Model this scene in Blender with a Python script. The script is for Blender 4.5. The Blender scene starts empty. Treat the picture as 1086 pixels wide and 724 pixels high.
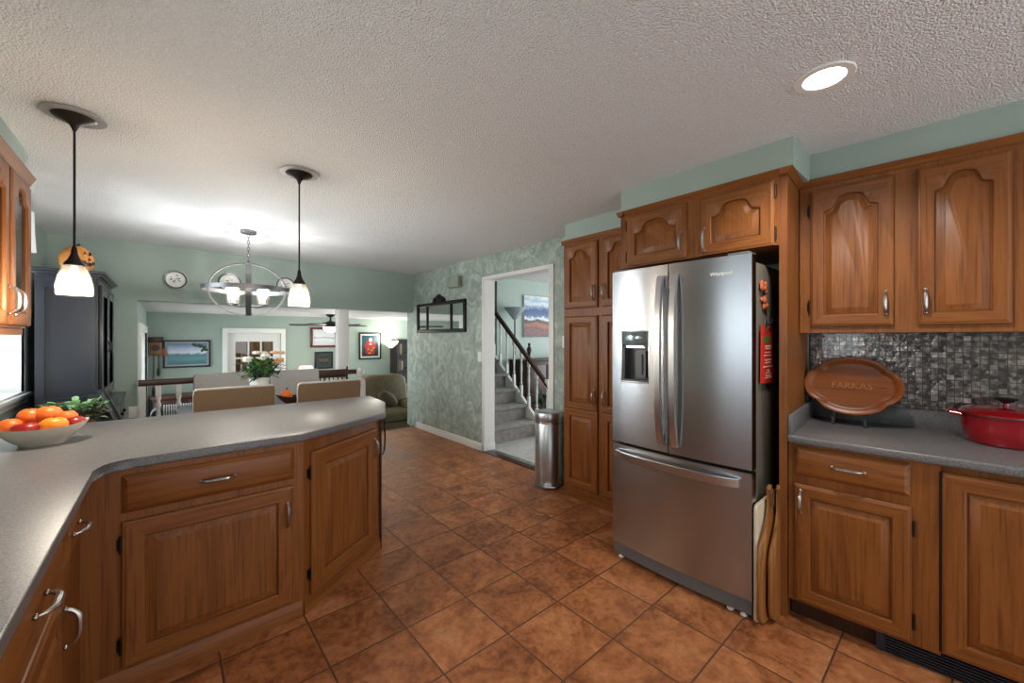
import bpy, bmesh, math, random
from math import radians as R, sin, cos, pi
from mathutils import Vector, Matrix
random.seed(7)
SC = bpy.context.scene
COL = SC.collection

# ------------------------------------------------------------------ camera, world, exposure
cd = bpy.data.cameras.new('camera'); cam = bpy.data.objects.new('camera', cd); COL.objects.link(cam)
cd.sensor_width = 36; cd.lens = 36*421.9/1086; cd.shift_y = -3.9/1086; cd.clip_start = .02
cam.location = (0, 0, 1.41); cam.rotation_euler = (R(90), 0, R(-41.08)); SC.camera = cam
SC.view_settings.view_transform = 'Standard'; SC.view_settings.look = 'None'
SC.view_settings.gamma = 1; SC.view_settings.use_curve_mapping = False
SC.view_settings.exposure = 0.55
W = bpy.data.worlds.new('world'); SC.world = W; W.use_nodes = True
W.node_tree.nodes['Background'].inputs[0].default_value = (.93, .97, 1, 1)
W.node_tree.nodes['Background'].inputs[1].default_value = 1.5
SC.cycles.max_bounces = 8; SC.cycles.diffuse_bounces = 5; SC.cycles.glossy_bounces = 4
SC.cycles.sample_clamp_indirect = 6; SC.cycles.caustics_reflective = False; SC.cycles.caustics_refractive = False

def light(name, kind, loc, power, color=(1, 1, 1), rot=(0, 0, 0), **k):
    l = bpy.data.lights.new(name, kind); l.energy = power; l.color = color
    for a, b in k.items(): setattr(l, a, b)
    o = bpy.data.objects.new(name, l); COL.objects.link(o); o.location = loc; o.rotation_euler = rot
    return o
# daylight entering by the windows (just outside the panes) and the patio side of the family room; unseen fill panels added for family and living rooms
DAY = (.86, .93, 1)
light('kitchen_window_daylight', 'AREA', (-1.7, .95, 1.6), 22, DAY, (0, R(-90), 0), shape='RECTANGLE', size=1.4, size_y=2.2)
light('dining_window_daylight', 'AREA', (-1.9, 4.3, 1.6), 230, DAY, (0, R(-90), 0), shape='RECTANGLE', size=2.2, size_y=3)
light('family_room_fill', 'AREA', (5.9, 7.6, .9), 62, DAY, (0, R(90), 0), shape='RECTANGLE', size=1.4, size_y=2)  # added fill panel out of view, brightens the family room; no window here
light('family_patio_daylight', 'AREA', (-.34, 7.3, .6), 45, DAY, (0, R(-90), 0), shape='RECTANGLE', size=1.6, size_y=1.8)
light('living_room_fill', 'AREA', (6.6, 3.2, 1.3), 34, DAY, (0, R(90), 0), shape='RECTANGLE', size=1.4, size_y=2.2)  # unseen panel added to brighten the living room; no window modelled

# ------------------------------------------------------------------ helpers
def srgb(r, g, b):
    f = lambda c: (c/255/12.92) if c/255 <= .04045 else ((c/255+.055)/1.055)**2.4
    return (f(r), f(g), f(b), 1)

MATS = {}
class N:
    def __init__(s, name):
        s.m = bpy.data.materials.new(name); s.m.use_nodes = True; s.t = s.m.node_tree
        s.b = s.t.nodes['Principled BSDF']; s.out = s.t.nodes['Material Output']
    def n(s, typ, **k):
        x = s.t.nodes.new(typ)
        for a, v in k.items():
            if a in x.inputs: x.inputs[a].default_value = v
            else: setattr(x, a, v)
        return x
    def l(s, a, b): s.t.links.new(a, b)
    def vec(s, scale=(1, 1, 1), loc=(0, 0, 0), rot=(0, 0, 0)):
        tc = s.n('ShaderNodeTexCoord'); mp = s.n('ShaderNodeMapping')
        mp.inputs['Scale'].default_value = scale; mp.inputs['Location'].default_value = loc; mp.inputs['Rotation'].default_value = rot
        s.l(tc.outputs['Object'], mp.inputs['Vector']); return mp.outputs[0]
    def ramp(s, fac, stops, interp='LINEAR'):
        r = s.n('ShaderNodeValToRGB'); cr = r.color_ramp; cr.interpolation = interp
        while len(cr.elements) < len(stops): cr.elements.new(.5)
        for e, (p, c) in zip(cr.elements, stops): e.position = p; e.color = c
        s.l(fac, r.inputs[0]); return r.outputs[0]
    def noise(s, v, scale, detail=3, rough=.55, dist=0):
        x = s.n('ShaderNodeTexNoise'); x.inputs['Scale'].default_value = scale; x.inputs['Detail'].default_value = detail
        x.inputs['Roughness'].default_value = rough; x.inputs['Distortion'].default_value = dist
        if v is not None: s.l(v, x.inputs['Vector'])
        return x.outputs['Fac']
    def mix(s, fac, a, b, mode='MIX'):
        x = s.n('ShaderNodeMix', data_type='RGBA', blend_type=mode)
        for i, q in ((0, fac), (6, a), (7, b)):
            if hasattr(q, 'is_linked'): s.l(q, x.inputs[i])
            else: x.inputs[i].default_value = q
        return x.outputs[2]
    def bump(s, h, strength=.3, dist=.002):
        x = s.n('ShaderNodeBump'); x.inputs['Strength'].default_value = strength; x.inputs['Distance'].default_value = dist
        s.l(h, x.inputs['Height']); s.l(x.outputs[0], s.b.inputs['Normal'])
    def set(s, **k):
        for a, v in k.items():
            a = a.replace('_', ' ')
            i = s.b.inputs[a]
            if hasattr(v, 'is_linked'): s.l(v, i)
            else: i.default_value = v
        return s

def plain(name, col, rough=.5, metal=0, var=.08, scale=30, bump=0, **k):
    if name in MATS: return MATS[name]
    q = N(name); v = q.vec()
    f = q.noise(v, scale, 3)
    d = tuple(c*(1-var) for c in col[:3])+(1,); e = tuple(min(1, c*(1+var)) for c in col[:3])+(1,)
    q.set(Base_Color=q.ramp(f, [(.3, d), (.7, e)]), Roughness=rough, Metallic=metal)
    for a, b in k.items(): q.set(**{a: b})
    if bump: q.bump(f, bump, .002)
    MATS[name] = q.m; return q.m

def wood(name, dark, mid, lightc, axis='z', rough=.42, scale=1.0, coat=.06, knots=True):
    q = N(name)
    st = {'z': (7, 7, .7), 'x': (.7, 7, 7), 'y': (7, .7, 7)}[axis]
    oi = q.n('ShaderNodeObjectInfo'); tc = q.n('ShaderNodeTexCoord')
    ad = q.n('ShaderNodeVectorMath', operation='MULTIPLY_ADD'); 
    q.l(oi.outputs['Random'], ad.inputs[0]); ad.inputs[1].default_value = (7, 5, 9); q.l(tc.outputs['Object'], ad.inputs[2])
    mp = q.n('ShaderNodeMapping'); mp.inputs['Scale'].default_value = tuple(a*scale for a in st); q.l(ad.outputs[0], mp.inputs['Vector'])
    f1 = q.noise(mp.outputs[0], 1.0, 4, .6, 1.2)
    mp2 = q.n('ShaderNodeMapping'); mp2.inputs['Scale'].default_value = tuple(a*scale*(16 if a > 2 else 4) for a in st); q.l(ad.outputs[0], mp2.inputs['Vector'])
    f2 = q.noise(mp2.outputs[0], 1.0, 3, .6)
    wv = q.n('ShaderNodeMath', operation='MULTIPLY'); q.l(f1, wv.inputs[0]); wv.inputs[1].default_value = 9
    sn = q.n('ShaderNodeMath', operation='SINE'); q.l(wv.outputs[0], sn.inputs[0])
    base = q.ramp(f1, [(.3, mid), (.5, lightc), (.72, mid)])
    ring = q.ramp(sn.outputs[0], [(.0, (.84, .81, .78, 1)), (.5, (1, 1, 1, 1)), (1, (.95, .94, .92, 1))])
    c1 = q.mix(1.0, base, ring, 'MULTIPLY')
    pore = q.ramp(f2, [(.36, (1, 1, 1, 1)), (.47, (0, 0, 0, 1))])
    c2 = q.mix(pore, c1, dark); 
    mm = q.n('ShaderNodeMath', operation='MULTIPLY'); q.l(pore, mm.inputs[0]); mm.inputs[1].default_value = .42
    c3 = q.mix(mm.outputs[0], c1, dark)
    q.set(Base_Color=c3, Roughness=rough, Coat_Weight=coat, Coat_Roughness=.25, Specular_IOR_Level=.3)
    q.bump(f2, .05, .0006)
    return q.m

WD, WM, WL = srgb(58, 28, 10), srgb(116, 66, 28), srgb(146, 90, 42)
M = {}
M['oak'] = wood('oak_vertical_grain', WD, WM, WL, 'z')
M['oak_h'] = wood('oak_horizontal_grain', WD, WM, WL, 'x')
M['oak_in'] = wood('oak_cabinet_inside', WD, srgb(150, 95, 48), srgb(170, 112, 60), 'z', .6)
M['walnut'] = wood('dark_walnut_stain', srgb(30, 16, 10), srgb(58, 36, 26), srgb(76, 48, 34), 'x', .35)
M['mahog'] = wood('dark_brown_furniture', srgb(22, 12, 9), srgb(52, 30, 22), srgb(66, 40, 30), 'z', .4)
M['tray'] = wood('honey_tray_wood', srgb(70, 32, 8), srgb(116, 60, 18), srgb(136, 74, 26), 'x', .3)
M['tray_highlight'] = wood('painted_letter_highlight', srgb(96, 52, 20), srgb(156, 96, 48), srgb(176, 114, 62), 'x', .3)  # paler copy of the tray wood, paints highlights onto the raised letters
M['peel'] = wood('paddle_wood', srgb(80, 46, 20), srgb(146, 94, 46), srgb(168, 114, 62), 'z', .45)
M['nickel'] = plain('brushed_pewter', srgb(176, 172, 166), .3, 1, .06, 60)
M['black_metal'] = plain('aged_black_metal', srgb(28, 26, 25), .45, .6, .1, 50)
M['bronze'] = plain('dark_bronze', srgb(48, 44, 42), .4, .7, .1, 40)
M['steel_frame'] = plain('brushed_dark_nickel', srgb(120, 120, 122), .38, .9, .08, 50)
M['white_trim'] = plain('white_trim_paint', srgb(226, 226, 222), .4, 0, .02, 20)
M['white_plastic'] = plain('white_plastic', srgb(232, 232, 228), .35, 0, .02)
M['satin_grey'] = plain('satin_grey_ring', srgb(178, 178, 176), .5, .2, .03)
M['chrome'] = plain('polished_chrome', srgb(215, 218, 222), .12, 1, .03)
M['black_plastic'] = plain('black_plastic', srgb(20, 20, 22), .4, 0, .1)
M['grey_plastic'] = plain('grey_plastic', srgb(96, 98, 100), .4, 0, .06)
M['gasket'] = plain('dark_gasket', srgb(34, 33, 33), .6, 0, .1)
M['fridge_side'] = plain('taupe_grey_steel_side', srgb(112, 104, 94), .42, .25, .04, 80)
M['cream'] = plain('cream_glazed_ceramic', srgb(206, 198, 182), .25, 0, .05, 20, Coat_Weight=.5)
M['sage'] = plain('sage_wall_paint', srgb(154, 170, 161), .6, 0, .025, 4, bump=.0)
M['sage_pale'] = plain('pale_mint_wall_paint', srgb(174, 190, 180), .6, 0, .02, 4)
M['cream_board'] = plain('cream_cutting_board_plastic', srgb(206, 194, 168), .45, 0, .04)
M['leather'] = plain('olive_brown_upholstery', srgb(88, 76, 52), .75, 0, .22, 14, bump=.2)
M['black_leather'] = plain('black_leather', srgb(38, 38, 40), .35, 0, .1, 40)
M['hutch'] = plain('blue_black_painted_wood', srgb(30, 35, 44), .36, 0, .2, 5, Coat_Weight=.3)
M['hutch_grey'] = plain('grey_green_painted_wood', srgb(70, 78, 78), .4, 0, .14, 8)
M['pumpkin'] = plain('orange_pumpkin_paint', srgb(214, 140, 66), .5, 0, .12, 12)
M['orange'] = plain('orange_peel', srgb(232, 132, 32), .38, 0, .08, 60, bump=.25)
M['orange_deep'] = plain('deep_orange_peel', srgb(222, 104, 34), .38, 0, .08, 60, bump=.25)
M['apple'] = plain('red_apple_skin', srgb(136, 28, 26), .28, 0, .3, 18)
M['red_enamel'] = plain('red_enamel', srgb(150, 12, 24), .15, 0, .05, 10, Coat_Weight=.8)
M['red_enamel_lid'] = plain('red_enamel_lid', srgb(120, 12, 20), .18, 0, .05, 10, Coat_Weight=.8)
M['tan_fabric'] = plain('tan_woven_fabric', srgb(104, 84, 62), .85, 0, .14, 160, bump=.4)
M['grey_fabric'] = plain('grey_linen_fabric', srgb(168, 164, 158), .9, 0, .08, 120, bump=.3)
M['leaf'] = plain('green_leaf', srgb(84, 124, 64), .45, 0, .3, 20)
M['leaf_pale'] = plain('pale_green_leaf', srgb(140, 176, 132), .45, 0, .2, 20)
M['leaf_purple'] = plain('purple_leaf', srgb(88, 52, 62), .45, 0, .25, 20)
M['leaf_dark'] = plain('dark_green_leaf', srgb(30, 62, 36), .45, 0, .3, 20)
M['petal'] = plain('white_petal', srgb(236, 230, 220), .6, 0, .05)
M['petal_peach'] = plain('peach_petal', srgb(226, 178, 130), .6, 0, .1)
M['shelf_dark'] = plain('dark_shelf', srgb(40, 32, 28), .5, 0, .2, 8)
M['red_tag'] = plain('red_card', srgb(196, 44, 34), .5, 0, .08, 30)
M['green_tag'] = plain('green_card_band', srgb(88, 104, 40), .5, 0, .08, 30)
M['tan_print'] = plain('tan_print', srgb(206, 160, 96), .5, 0, .05)
M['cream_print'] = plain('cream_print', srgb(236, 214, 190), .5, 0, .05)
M['biscuit'] = plain('terracotta_magnet_glaze', srgb(176, 92, 58), .5, 0, .35, 120)
M['cord'] = plain('leather_cord', srgb(110, 70, 34), .7, 0, .1)
M['table'] = plain('grey_table_top', srgb(110, 112, 114), .35, 0, .1, 30)
M['terracotta'] = plain('terracotta_pot', srgb(150, 84, 54), .7, 0, .1)
M['mirror'] = plain('silvered_mirror', srgb(235, 238, 238), .03, 1, .01)
M['tv_frame'] = plain('white_canvas_edge', srgb(220, 224, 226), .5, 0, .03)
M['gold'] = plain('amber_lamp_paper', srgb(232, 170, 120), .6, 0, .06)
M['dark_screen'] = plain('dark_control_glass', srgb(120, 134, 140), .12, .3, .25, 40)

def m_emit(name, col, strength, base=None):
    q = N(name); q.set(Base_Color=base or col, Roughness=.4, Emission_Color=col, Emission_Strength=strength); return q.m
M['bulb'] = m_emit('lit_bulb', (1, .95, .88, 1), 4)
M['led'] = m_emit('lit_diffuser', (1, .97, .92, 1), 9)
M['shade_lit'] = m_emit('lit_frosted_shade', (1, .9, .72, 1), 1.6, srgb(240, 230, 210))
M['shade_warm'] = m_emit('lit_paper_shade', (1, .62, .38, 1), .8, srgb(240, 200, 170))
M['led_bar'] = m_emit('dispenser_lamp', (.95, .97, 1, 1), 1.2)

def m_glass(name, tint=(1, 1, 1, 1), gl=.1, rough=.02):
    q = N(name); tr = q.n('ShaderNodeBsdfTransparent'); tr.inputs[0].default_value = tint
    g = q.n('ShaderNodeBsdfGlossy'); g.inputs['Roughness'].default_value = rough
    mx = q.n('ShaderNodeMixShader'); fr = q.n('ShaderNodeFresnel'); fr.inputs[0].default_value = 1.45
    ml = q.n('ShaderNodeMath', operation='MULTIPLY_ADD'); q.l(fr.outputs[0], ml.inputs[0]); ml.inputs[1].default_value = .8; ml.inputs[2].default_value = gl*.3
    q.l(ml.outputs[0], mx.inputs[0]); q.l(tr.outputs[0], mx.inputs[1]); q.l(g.outputs[0], mx.inputs[2]); q.l(mx.outputs[0], q.out.inputs[0])
    return q.m
M['glass'] = m_glass('window_glass', (.97, .985, .98, 1))
def m_seeded():
    # clear seeded lamp glass: mostly see-through, a little milky and sparkling
    q = N('seeded_lamp_glass'); tr = q.n('ShaderNodeBsdfTransparent'); tr.inputs[0].default_value = (.95, .94, .92, 1)
    tl = q.n('ShaderNodeBsdfTranslucent'); tl.inputs[0].default_value = (.3, .275, .235, 1)
    df = q.n('ShaderNodeBsdfGlossy'); df.inputs['Roughness'].default_value = .12
    nz = q.noise(q.vec(), 160, 2); rp = q.ramp(nz, [(.38, (.05, .05, .05, 1)), (.62, (.30, .30, .30, 1))])
    m1 = q.n('ShaderNodeMixShader'); q.l(rp, m1.inputs[0]); q.l(tr.outputs[0], m1.inputs[1]); q.l(tl.outputs[0], m1.inputs[2])
    m2 = q.n('ShaderNodeMixShader'); m2.inputs[0].default_value = .08; q.l(m1.outputs[0], m2.inputs[1]); q.l(df.outputs[0], m2.inputs[2])
    q.l(m2.outputs[0], q.out.inputs[0]); return q.m
M['seeded'] = m_seeded()

def m_ceiling():
    q = N('popcorn_ceiling'); v = q.vec()
    a = q.noise(v, 105, 3, .6); b = q.n('ShaderNodeTexVoronoi'); b.inputs['Scale'].default_value = 135; q.l(v, b.inputs['Vector'])
    sm = q.n('ShaderNodeMath', operation='SUBTRACT'); q.l(a, sm.inputs[0]); q.l(b.outputs['Distance'], sm.inputs[1])
    q.set(Base_Color=q.ramp(a, [(.3, srgb(224, 226, 227)), (.7, srgb(242, 244, 245))]), Roughness=.95)
    q.bump(sm.outputs[0], .8, .009); return q.m
M['ceiling'] = m_ceiling()
M['ceil_smooth'] = plain('flat_ceiling_paint', srgb(214, 212, 208), .8, 0, .02, 10)

TS, TX, TY = .3501, 1.232, 1.794
def m_tile():
    q = N('terracotta_floor_tile'); v = q.vec(loc=(-TX, -TY, 0))
    br = q.n('ShaderNodeTexBrick'); br.offset = 0; br.squash = 1; q.l(v, br.inputs['Vector'])
    for a, b in (('Scale', 1), ('Mortar Size', .0045), ('Mortar Smooth', .25), ('Bias', 0), ('Brick Width', TS), ('Row Height', TS)): br.inputs[a].default_value = b
    br.inputs['Color1'].default_value = (0, 0, 0, 1); br.inputs['Color2'].default_value = (1, 1, 1, 1); br.inputs['Mortar'].default_value = (.5, .5, .5, 1)
    # shift the mottling from tile to tile
    sh = q.n('ShaderNodeVectorMath', operation='MULTIPLY_ADD'); q.l(br.outputs['Color'], sh.inputs[0]); sh.inputs[1].default_value = (13, 7, 5); q.l(v, sh.inputs[2])
    n1 = q.noise(sh.outputs[0], 4.2, 6, .68, .8); n2 = q.noise(sh.outputs[0], 26, 5, .7)
    c = q.ramp(n1, [(.32, srgb(108, 60, 34)), (.44, srgb(150, 90, 53)), (.55, srgb(182, 116, 72)), (.68, srgb(204, 144, 98))])
    c = q.mix(.35, c, q.ramp(n2, [(.38, srgb(88, 46, 24)), (.6, srgb(190, 124, 78))]))
    tint = q.ramp(br.outputs['Color'], [(0, (.84, .82, .8, 1)), (1, (1.0, 1.0, 1.0, 1))]); c = q.mix(1.0, c, tint, 'MULTIPLY')
    c = q.mix(br.outputs['Fac'], c, srgb(88, 62, 42))
    q.set(Base_Color=c, Specular_IOR_Level=.35, Roughness=q.ramp(n1, [(.3, (.38, .38, .38, 1)), (.7, (.52, .52, .52, 1))]))
    inv = q.n('ShaderNodeMath', operation='MULTIPLY_ADD'); q.l(br.outputs['Fac'], inv.inputs[0]); inv.inputs[1].default_value = -1; q.l(n2, inv.inputs[2])
    q.bump(inv.outputs[0], .35, .004); return q.m
M['tile'] = m_tile()
def m_counter():
    q = N('grey_speckled_laminate'); v = q.vec()
    n1 = q.noise(v, 420, 2, .7); n2 = q.noise(v, 170, 2, .6); n3 = q.noise(v, 3, 2)
    c = q.ramp(n1, [(.36, srgb(42, 42, 44)), (.48, srgb(96, 94, 95)), (.64, srgb(138, 135, 134))])
    c = q.mix(.35, c, q.ramp(n2, [(.4, srgb(78, 77, 79)), (.6, srgb(126, 124, 125))]))
    q.set(Base_Color=c, Roughness=.36, Specular_IOR_Level=.5); return q.m
M['counter'] = m_counter()
def m_sponge():
    q = N('sponged_sage_plaster'); v = q.vec()
    n1 = q.noise(v, 4.6, 6, .68, 1.8); n2 = q.noise(v, 18, 4, .7, 2)
    c = q.ramp(n1, [(.36, srgb(122, 136, 126)), (.48, srgb(148, 160, 150)), (.54, srgb(160, 172, 162)), (.64, srgb(192, 202, 194))])
    c = q.mix(.25, c, q.ramp(n2, [(.35, srgb(126, 142, 134)), (.65, srgb(190, 200, 190))]))
    q.set(Base_Color=c, Roughness=.55); q.bump(n2, .25, .003); return q.m
M['sponge'] = m_sponge()
def m_carpet(name, a, b):
    q = N(name); v = q.vec(); n1 = q.noise(v, 9, 5, .7); n2 = q.noise(v, 300, 2)
    q.set(Base_Color=q.mix(.4, q.ramp(n1, [(.35, a), (.65, b)]), q.ramp(n2, [(.3, a), (.7, b)])), Roughness=.95, Sheen_Weight=.3)
    q.bump(n2, .6, .006); return q.m
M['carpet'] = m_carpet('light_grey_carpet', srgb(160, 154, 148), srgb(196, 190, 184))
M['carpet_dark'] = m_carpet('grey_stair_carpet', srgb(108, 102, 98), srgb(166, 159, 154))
def m_mosaic():
    q = N('iridescent_mosaic'); v = q.vec()
    br = q.n('ShaderNodeTexBrick'); br.offset = 0; br.squash = 1
    rot = q.n('ShaderNodeMapping'); rot.inputs['Rotation'].default_value = (R(-90), 0, 0); q.l(v, rot.inputs['Vector']); q.l(rot.outputs[0], br.inputs['Vector'])
    for a, b in (('Scale', 1), ('Mortar Size', .0016), ('Mortar Smooth', .3), ('Bias', 0), ('Brick Width', .029), ('Row Height', .029)): br.inputs[a].default_value = b
    br.inputs['Color1'].default_value = (0, 0, 0, 1); br.inputs['Color2'].default_value = (1, 1, 1, 1); br.inputs['Mortar'].default_value = (.5, .5, .5, 1)
    n = q.noise(v, 38, 2, .6)
    c = q.ramp(br.outputs['Color'], [(0, srgb(52, 48, 46)), (.2, srgb(106, 92, 84)), (.4, srgb(74, 68, 70)), (.6, srgb(140, 122, 114)), (.75, srgb(88, 94, 92)), (.9, srgb(176, 160, 150)), (1, srgb(214, 204, 196))])
    c = q.mix(.4, c, q.ramp(n, [(.38, srgb(60, 56, 54)), (.5, srgb(136, 122, 116)), (.62, srgb(228, 218, 212))]))
    c = q.mix(br.outputs['Fac'], c, srgb(96, 96, 96))
    q.set(Base_Color=c, Roughness=.16, Metallic=.35, Coat_Weight=.6, Coat_Roughness=.08)
    inv = q.n('ShaderNodeMath', operation='MULTIPLY_ADD'); q.l(br.outputs['Fac'], inv.inputs[0]); inv.inputs[1].default_value = -1.5; q.l(n, inv.inputs[2])
    q.bump(inv.outputs[0], .9, .004); return q.m
M['mosaic'] = m_mosaic()
def m_steel(name, col, rough=.3, tangent=(0, 1, 0), aniso=.8, rotn=.25):
    q = N(name); n = q.noise(q.vec(scale=(3, 3, 40)), 1, 2)
    cx = q.n('ShaderNodeCombineXYZ'); cx.inputs[0].default_value, cx.inputs[1].default_value, cx.inputs[2].default_value = tangent
    q.l(cx.outputs[0], q.b.inputs['Tangent'])
    q.set(Base_Color=q.ramp(n, [(.3, tuple(c*.985 for c in col[:3])+(1,)), (.7, col)]), Metallic=1, Roughness=rough, Anisotropic=aniso, Anisotropic_Rotation=rotn)
    return q.m
M['steel'] = m_steel('brushed_stainless_steel', srgb(176, 179, 183), .25, aniso=.75)
M['steel_v'] = m_steel('brushed_stainless_vertical', srgb(190, 192, 195), .34, (1, 1, 0), .4)
M['steel_handle'] = m_steel('satin_steel_handle', srgb(214, 214, 216), .3, (0, 0, 1), .3)
def m_stripes():
    q = N('black_and_white_stripe_fabric'); w = q.n('ShaderNodeTexWave', wave_type='BANDS', bands_direction='X'); w.inputs['Scale'].default_value = 14; w.inputs['Distortion'].default_value = .5
    q.l(q.vec(), w.inputs['Vector']); q.set(Base_Color=q.ramp(w.outputs['Fac'], [(.45, srgb(52, 58, 66)), (.55, srgb(214, 218, 222))]), Roughness=.9); return q.m
M['stripes'] = m_stripes()
def m_paint(name, stops, scale=3, dist=1.5, vertical=True, nmix=.35):
    """an abstract picture: bands of colour by height, broken up by noise"""
    q = N(name); tc = q.n('ShaderNodeTexCoord'); sp = q.n('ShaderNodeSeparateXYZ'); q.l(tc.outputs['Generated'], sp.inputs[0])
    n = q.noise(tc.outputs['Generated'], scale, 6, .65, dist)
    a = q.n('ShaderNodeMath', operation='MULTIPLY_ADD'); q.l(n, a.inputs[0]); a.inputs[1].default_value = nmix; q.l(sp.outputs['Z'], a.inputs[2])
    b = q.n('ShaderNodeMath', operation='SUBTRACT'); q.l(a.outputs[0], b.inputs[0]); b.inputs[1].default_value = nmix*.5
    q.set(Base_Color=q.ramp(b.outputs[0], stops), Roughness=.4); return q.m

class MB:
    """collects shapes into one mesh"""
    def __init__(s, mtx=None): s.bm = bmesh.new(); s.M = mtx or Matrix()
    def v(s, p): return s.bm.verts.new(s.M @ Vector(p))
    def f(s, vs, smooth=False):
        try: q = s.bm.faces.new(vs)
        except ValueError: return None
        q.smooth = smooth; return q
    def box(s, x0, x1, y0, y1, z0, z1, bev=0, seg=2):
        c = [s.v((x, y, z)) for z in (z0, z1) for y in (y0, y1) for x in (x0, x1)]
        fs = [s.f([c[i] for i in q]) for q in ((0, 2, 3, 1), (4, 5, 7, 6), (0, 1, 5, 4), (2, 6, 7, 3), (0, 4, 6, 2), (1, 3, 7, 5))]
        if bev: bmesh.ops.bevel(s.bm, geom=list({e for f in fs for e in f.edges}), offset=bev, segments=seg, profile=.5, affect='EDGES')
        return s
    def loops(s, L, caps=True, smooth=False, closed=True):
        R_ = [[s.v(p) for p in l] for l in L]; n = len(R_[0])
        for a, b in zip(R_, R_[1:]):
            for i in range(n if closed else n-1): s.f([a[i], a[(i+1) % n], b[(i+1) % n], b[i]], smooth)
        if caps: s.f(R_[0][::-1]); s.f(R_[-1])
        return s
    def lathe(s, prof, c=(0, 0, 0), seg=24, sx=1, sy=1, smooth=True, caps=True):
        return s.loops([[(c[0]+r*sx*cos(2*pi*i/seg), c[1]+r*sy*sin(2*pi*i/seg), c[2]+z) for i in range(seg)] for r, z in prof], caps, smooth)
    def tube(s, pts, r, seg=10, smooth=True, caps=True, flat=1):
        pts = [Vector(p) for p in pts]; rs = r if isinstance(r, (list, tuple)) else [r]*len(pts); L = []; pn = None
        for i, p in enumerate(pts):
            t = (pts[min(i+1, len(pts)-1)]-pts[max(i-1, 0)]).normalized()
            if pn is None: pn = t.orthogonal().normalized()
            pn = (pn-t*pn.dot(t)); pn = pn.normalized() if pn.length > 1e-6 else t.orthogonal().normalized()
            b = t.cross(pn)
            L.append([tuple(p+(pn*cos(2*pi*k/seg)+b*flat*sin(2*pi*k/seg))*rs[i]) for k in range(seg)])
        return s.loops(L, caps, smooth)
    def sphere(s, c, r, seg=16, rings=10, smooth=True):
        r = r if isinstance(r, (tuple, list)) else (r, r, r)
        prof = [(max(.02, sin(pi*k/rings)), -cos(pi*k/rings)) for k in range(rings+1)]
        return s.loops([[(c[0]+a*r[0]*cos(2*pi*i/seg), c[1]+a*r[1]*sin(2*pi*i/seg), c[2]+z*r[2]) for i in range(seg)] for a, z in prof], True, smooth)
    def prism(s, poly, a0, a1, axis='z', bev=0, smooth=False):
        P = {'z': lambda u, v, w: (u, v, w), 'y': lambda u, v, w: (u, w, v), 'x': lambda u, v, w: (w, u, v)}[axis]
        A = [s.v(P(u, v, a0)) for u, v in poly]; B = [s.v(P(u, v, a1)) for u, v in poly]; n = len(poly)
        fs = [s.f(A[::-1]), s.f(B)]+[s.f([A[i], A[(i+1) % n], B[(i+1) % n], B[i]], smooth) for i in range(n)]
        if bev: bmesh.ops.bevel(s.bm, geom=list(set(fs[0].edges) | set(fs[1].edges)), offset=bev, segments=3, profile=.5, affect='EDGES')
        return s
    def torus(s, c, R_, r, axis='z', seg=40, sub=8, sx=1, sy=1, wide=1):
        L = []
        for i in range(seg):
            a = 2*pi*i/seg; l = []
            for k in range(sub):
                b = 2*pi*k/sub; rr = R_+r*cos(b); z = r*wide*sin(b)
                p = (rr*cos(a)*sx, rr*sin(a)*sy, z)
                if axis == 'y': p = (p[0], p[2], p[1])
                if axis == 'x': p = (p[2], p[0], p[1])
                l.append((c[0]+p[0], c[1]+p[1], c[2]+p[2]))
            L.append(l)
        return s.loops(L+[L[0]], False, True)
    def build(s, name, mat, parent=None, loc=None, rotz=0, sharp=35, merge=True):
        if merge: bmesh.ops.remove_doubles(s.bm, verts=s.bm.verts, dist=1e-5)
        bmesh.ops.recalc_face_normals(s.bm, faces=s.bm.faces)
        me = bpy.data.meshes.new(name); s.bm.to_mesh(me); s.bm.free()
        me.set_sharp_from_angle(angle=R(sharp))
        for m_ in (mat if isinstance(mat, list) else [mat]): me.materials.append(M[m_] if isinstance(m_, str) else m_)
        o = bpy.data.objects.new(name, me); COL.objects.link(o)
        if parent: o.parent = parent
        if loc is not None: o.location = loc
        if rotz: o.rotation_euler = (0, 0, rotz)
        return o

def tag(o, label, cat, group=None):
    o['label'] = label; o['category'] = cat
    if group: o['group'] = group
    return o
def thing(name, label, cat, loc=(0, 0, 0), rotz=0, group=None):
    o = bpy.data.objects.new(name, None); COL.objects.link(o); o.empty_display_size = .05
    o.location = loc; o.rotation_euler = (0, 0, rotz); return tag(o, label, cat, group)
def struct(name, mb, mat, **k):
    o = mb.build(name, mat, **k); o['kind'] = 'structure'; return o
def copy_tree(o, parent=None):
    c = o.copy(); COL.objects.link(c); c.parent = parent
    for ch in list(o.children): copy_tree(ch, c)
    return c
def T(x=0, y=0, z=0): return Matrix.Translation((x, y, z))
def arc(c, r, a0, a1, n): return [(c[0]+r*cos(a0+(a1-a0)*i/n), c[1]+r*sin(a0+(a1-a0)*i/n)) for i in range(n+1)]
def rrect(x0, x1, y0, y1, r, n=4):
    return arc((x1-r, y1-r), r, 0, pi/2, n)+arc((x0+r, y1-r), r, pi/2, pi, n)+arc((x0+r, y0+r), r, pi, 1.5*pi, n)+arc((x1-r, y0+r), r, 1.5*pi, 2*pi, n)

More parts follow.
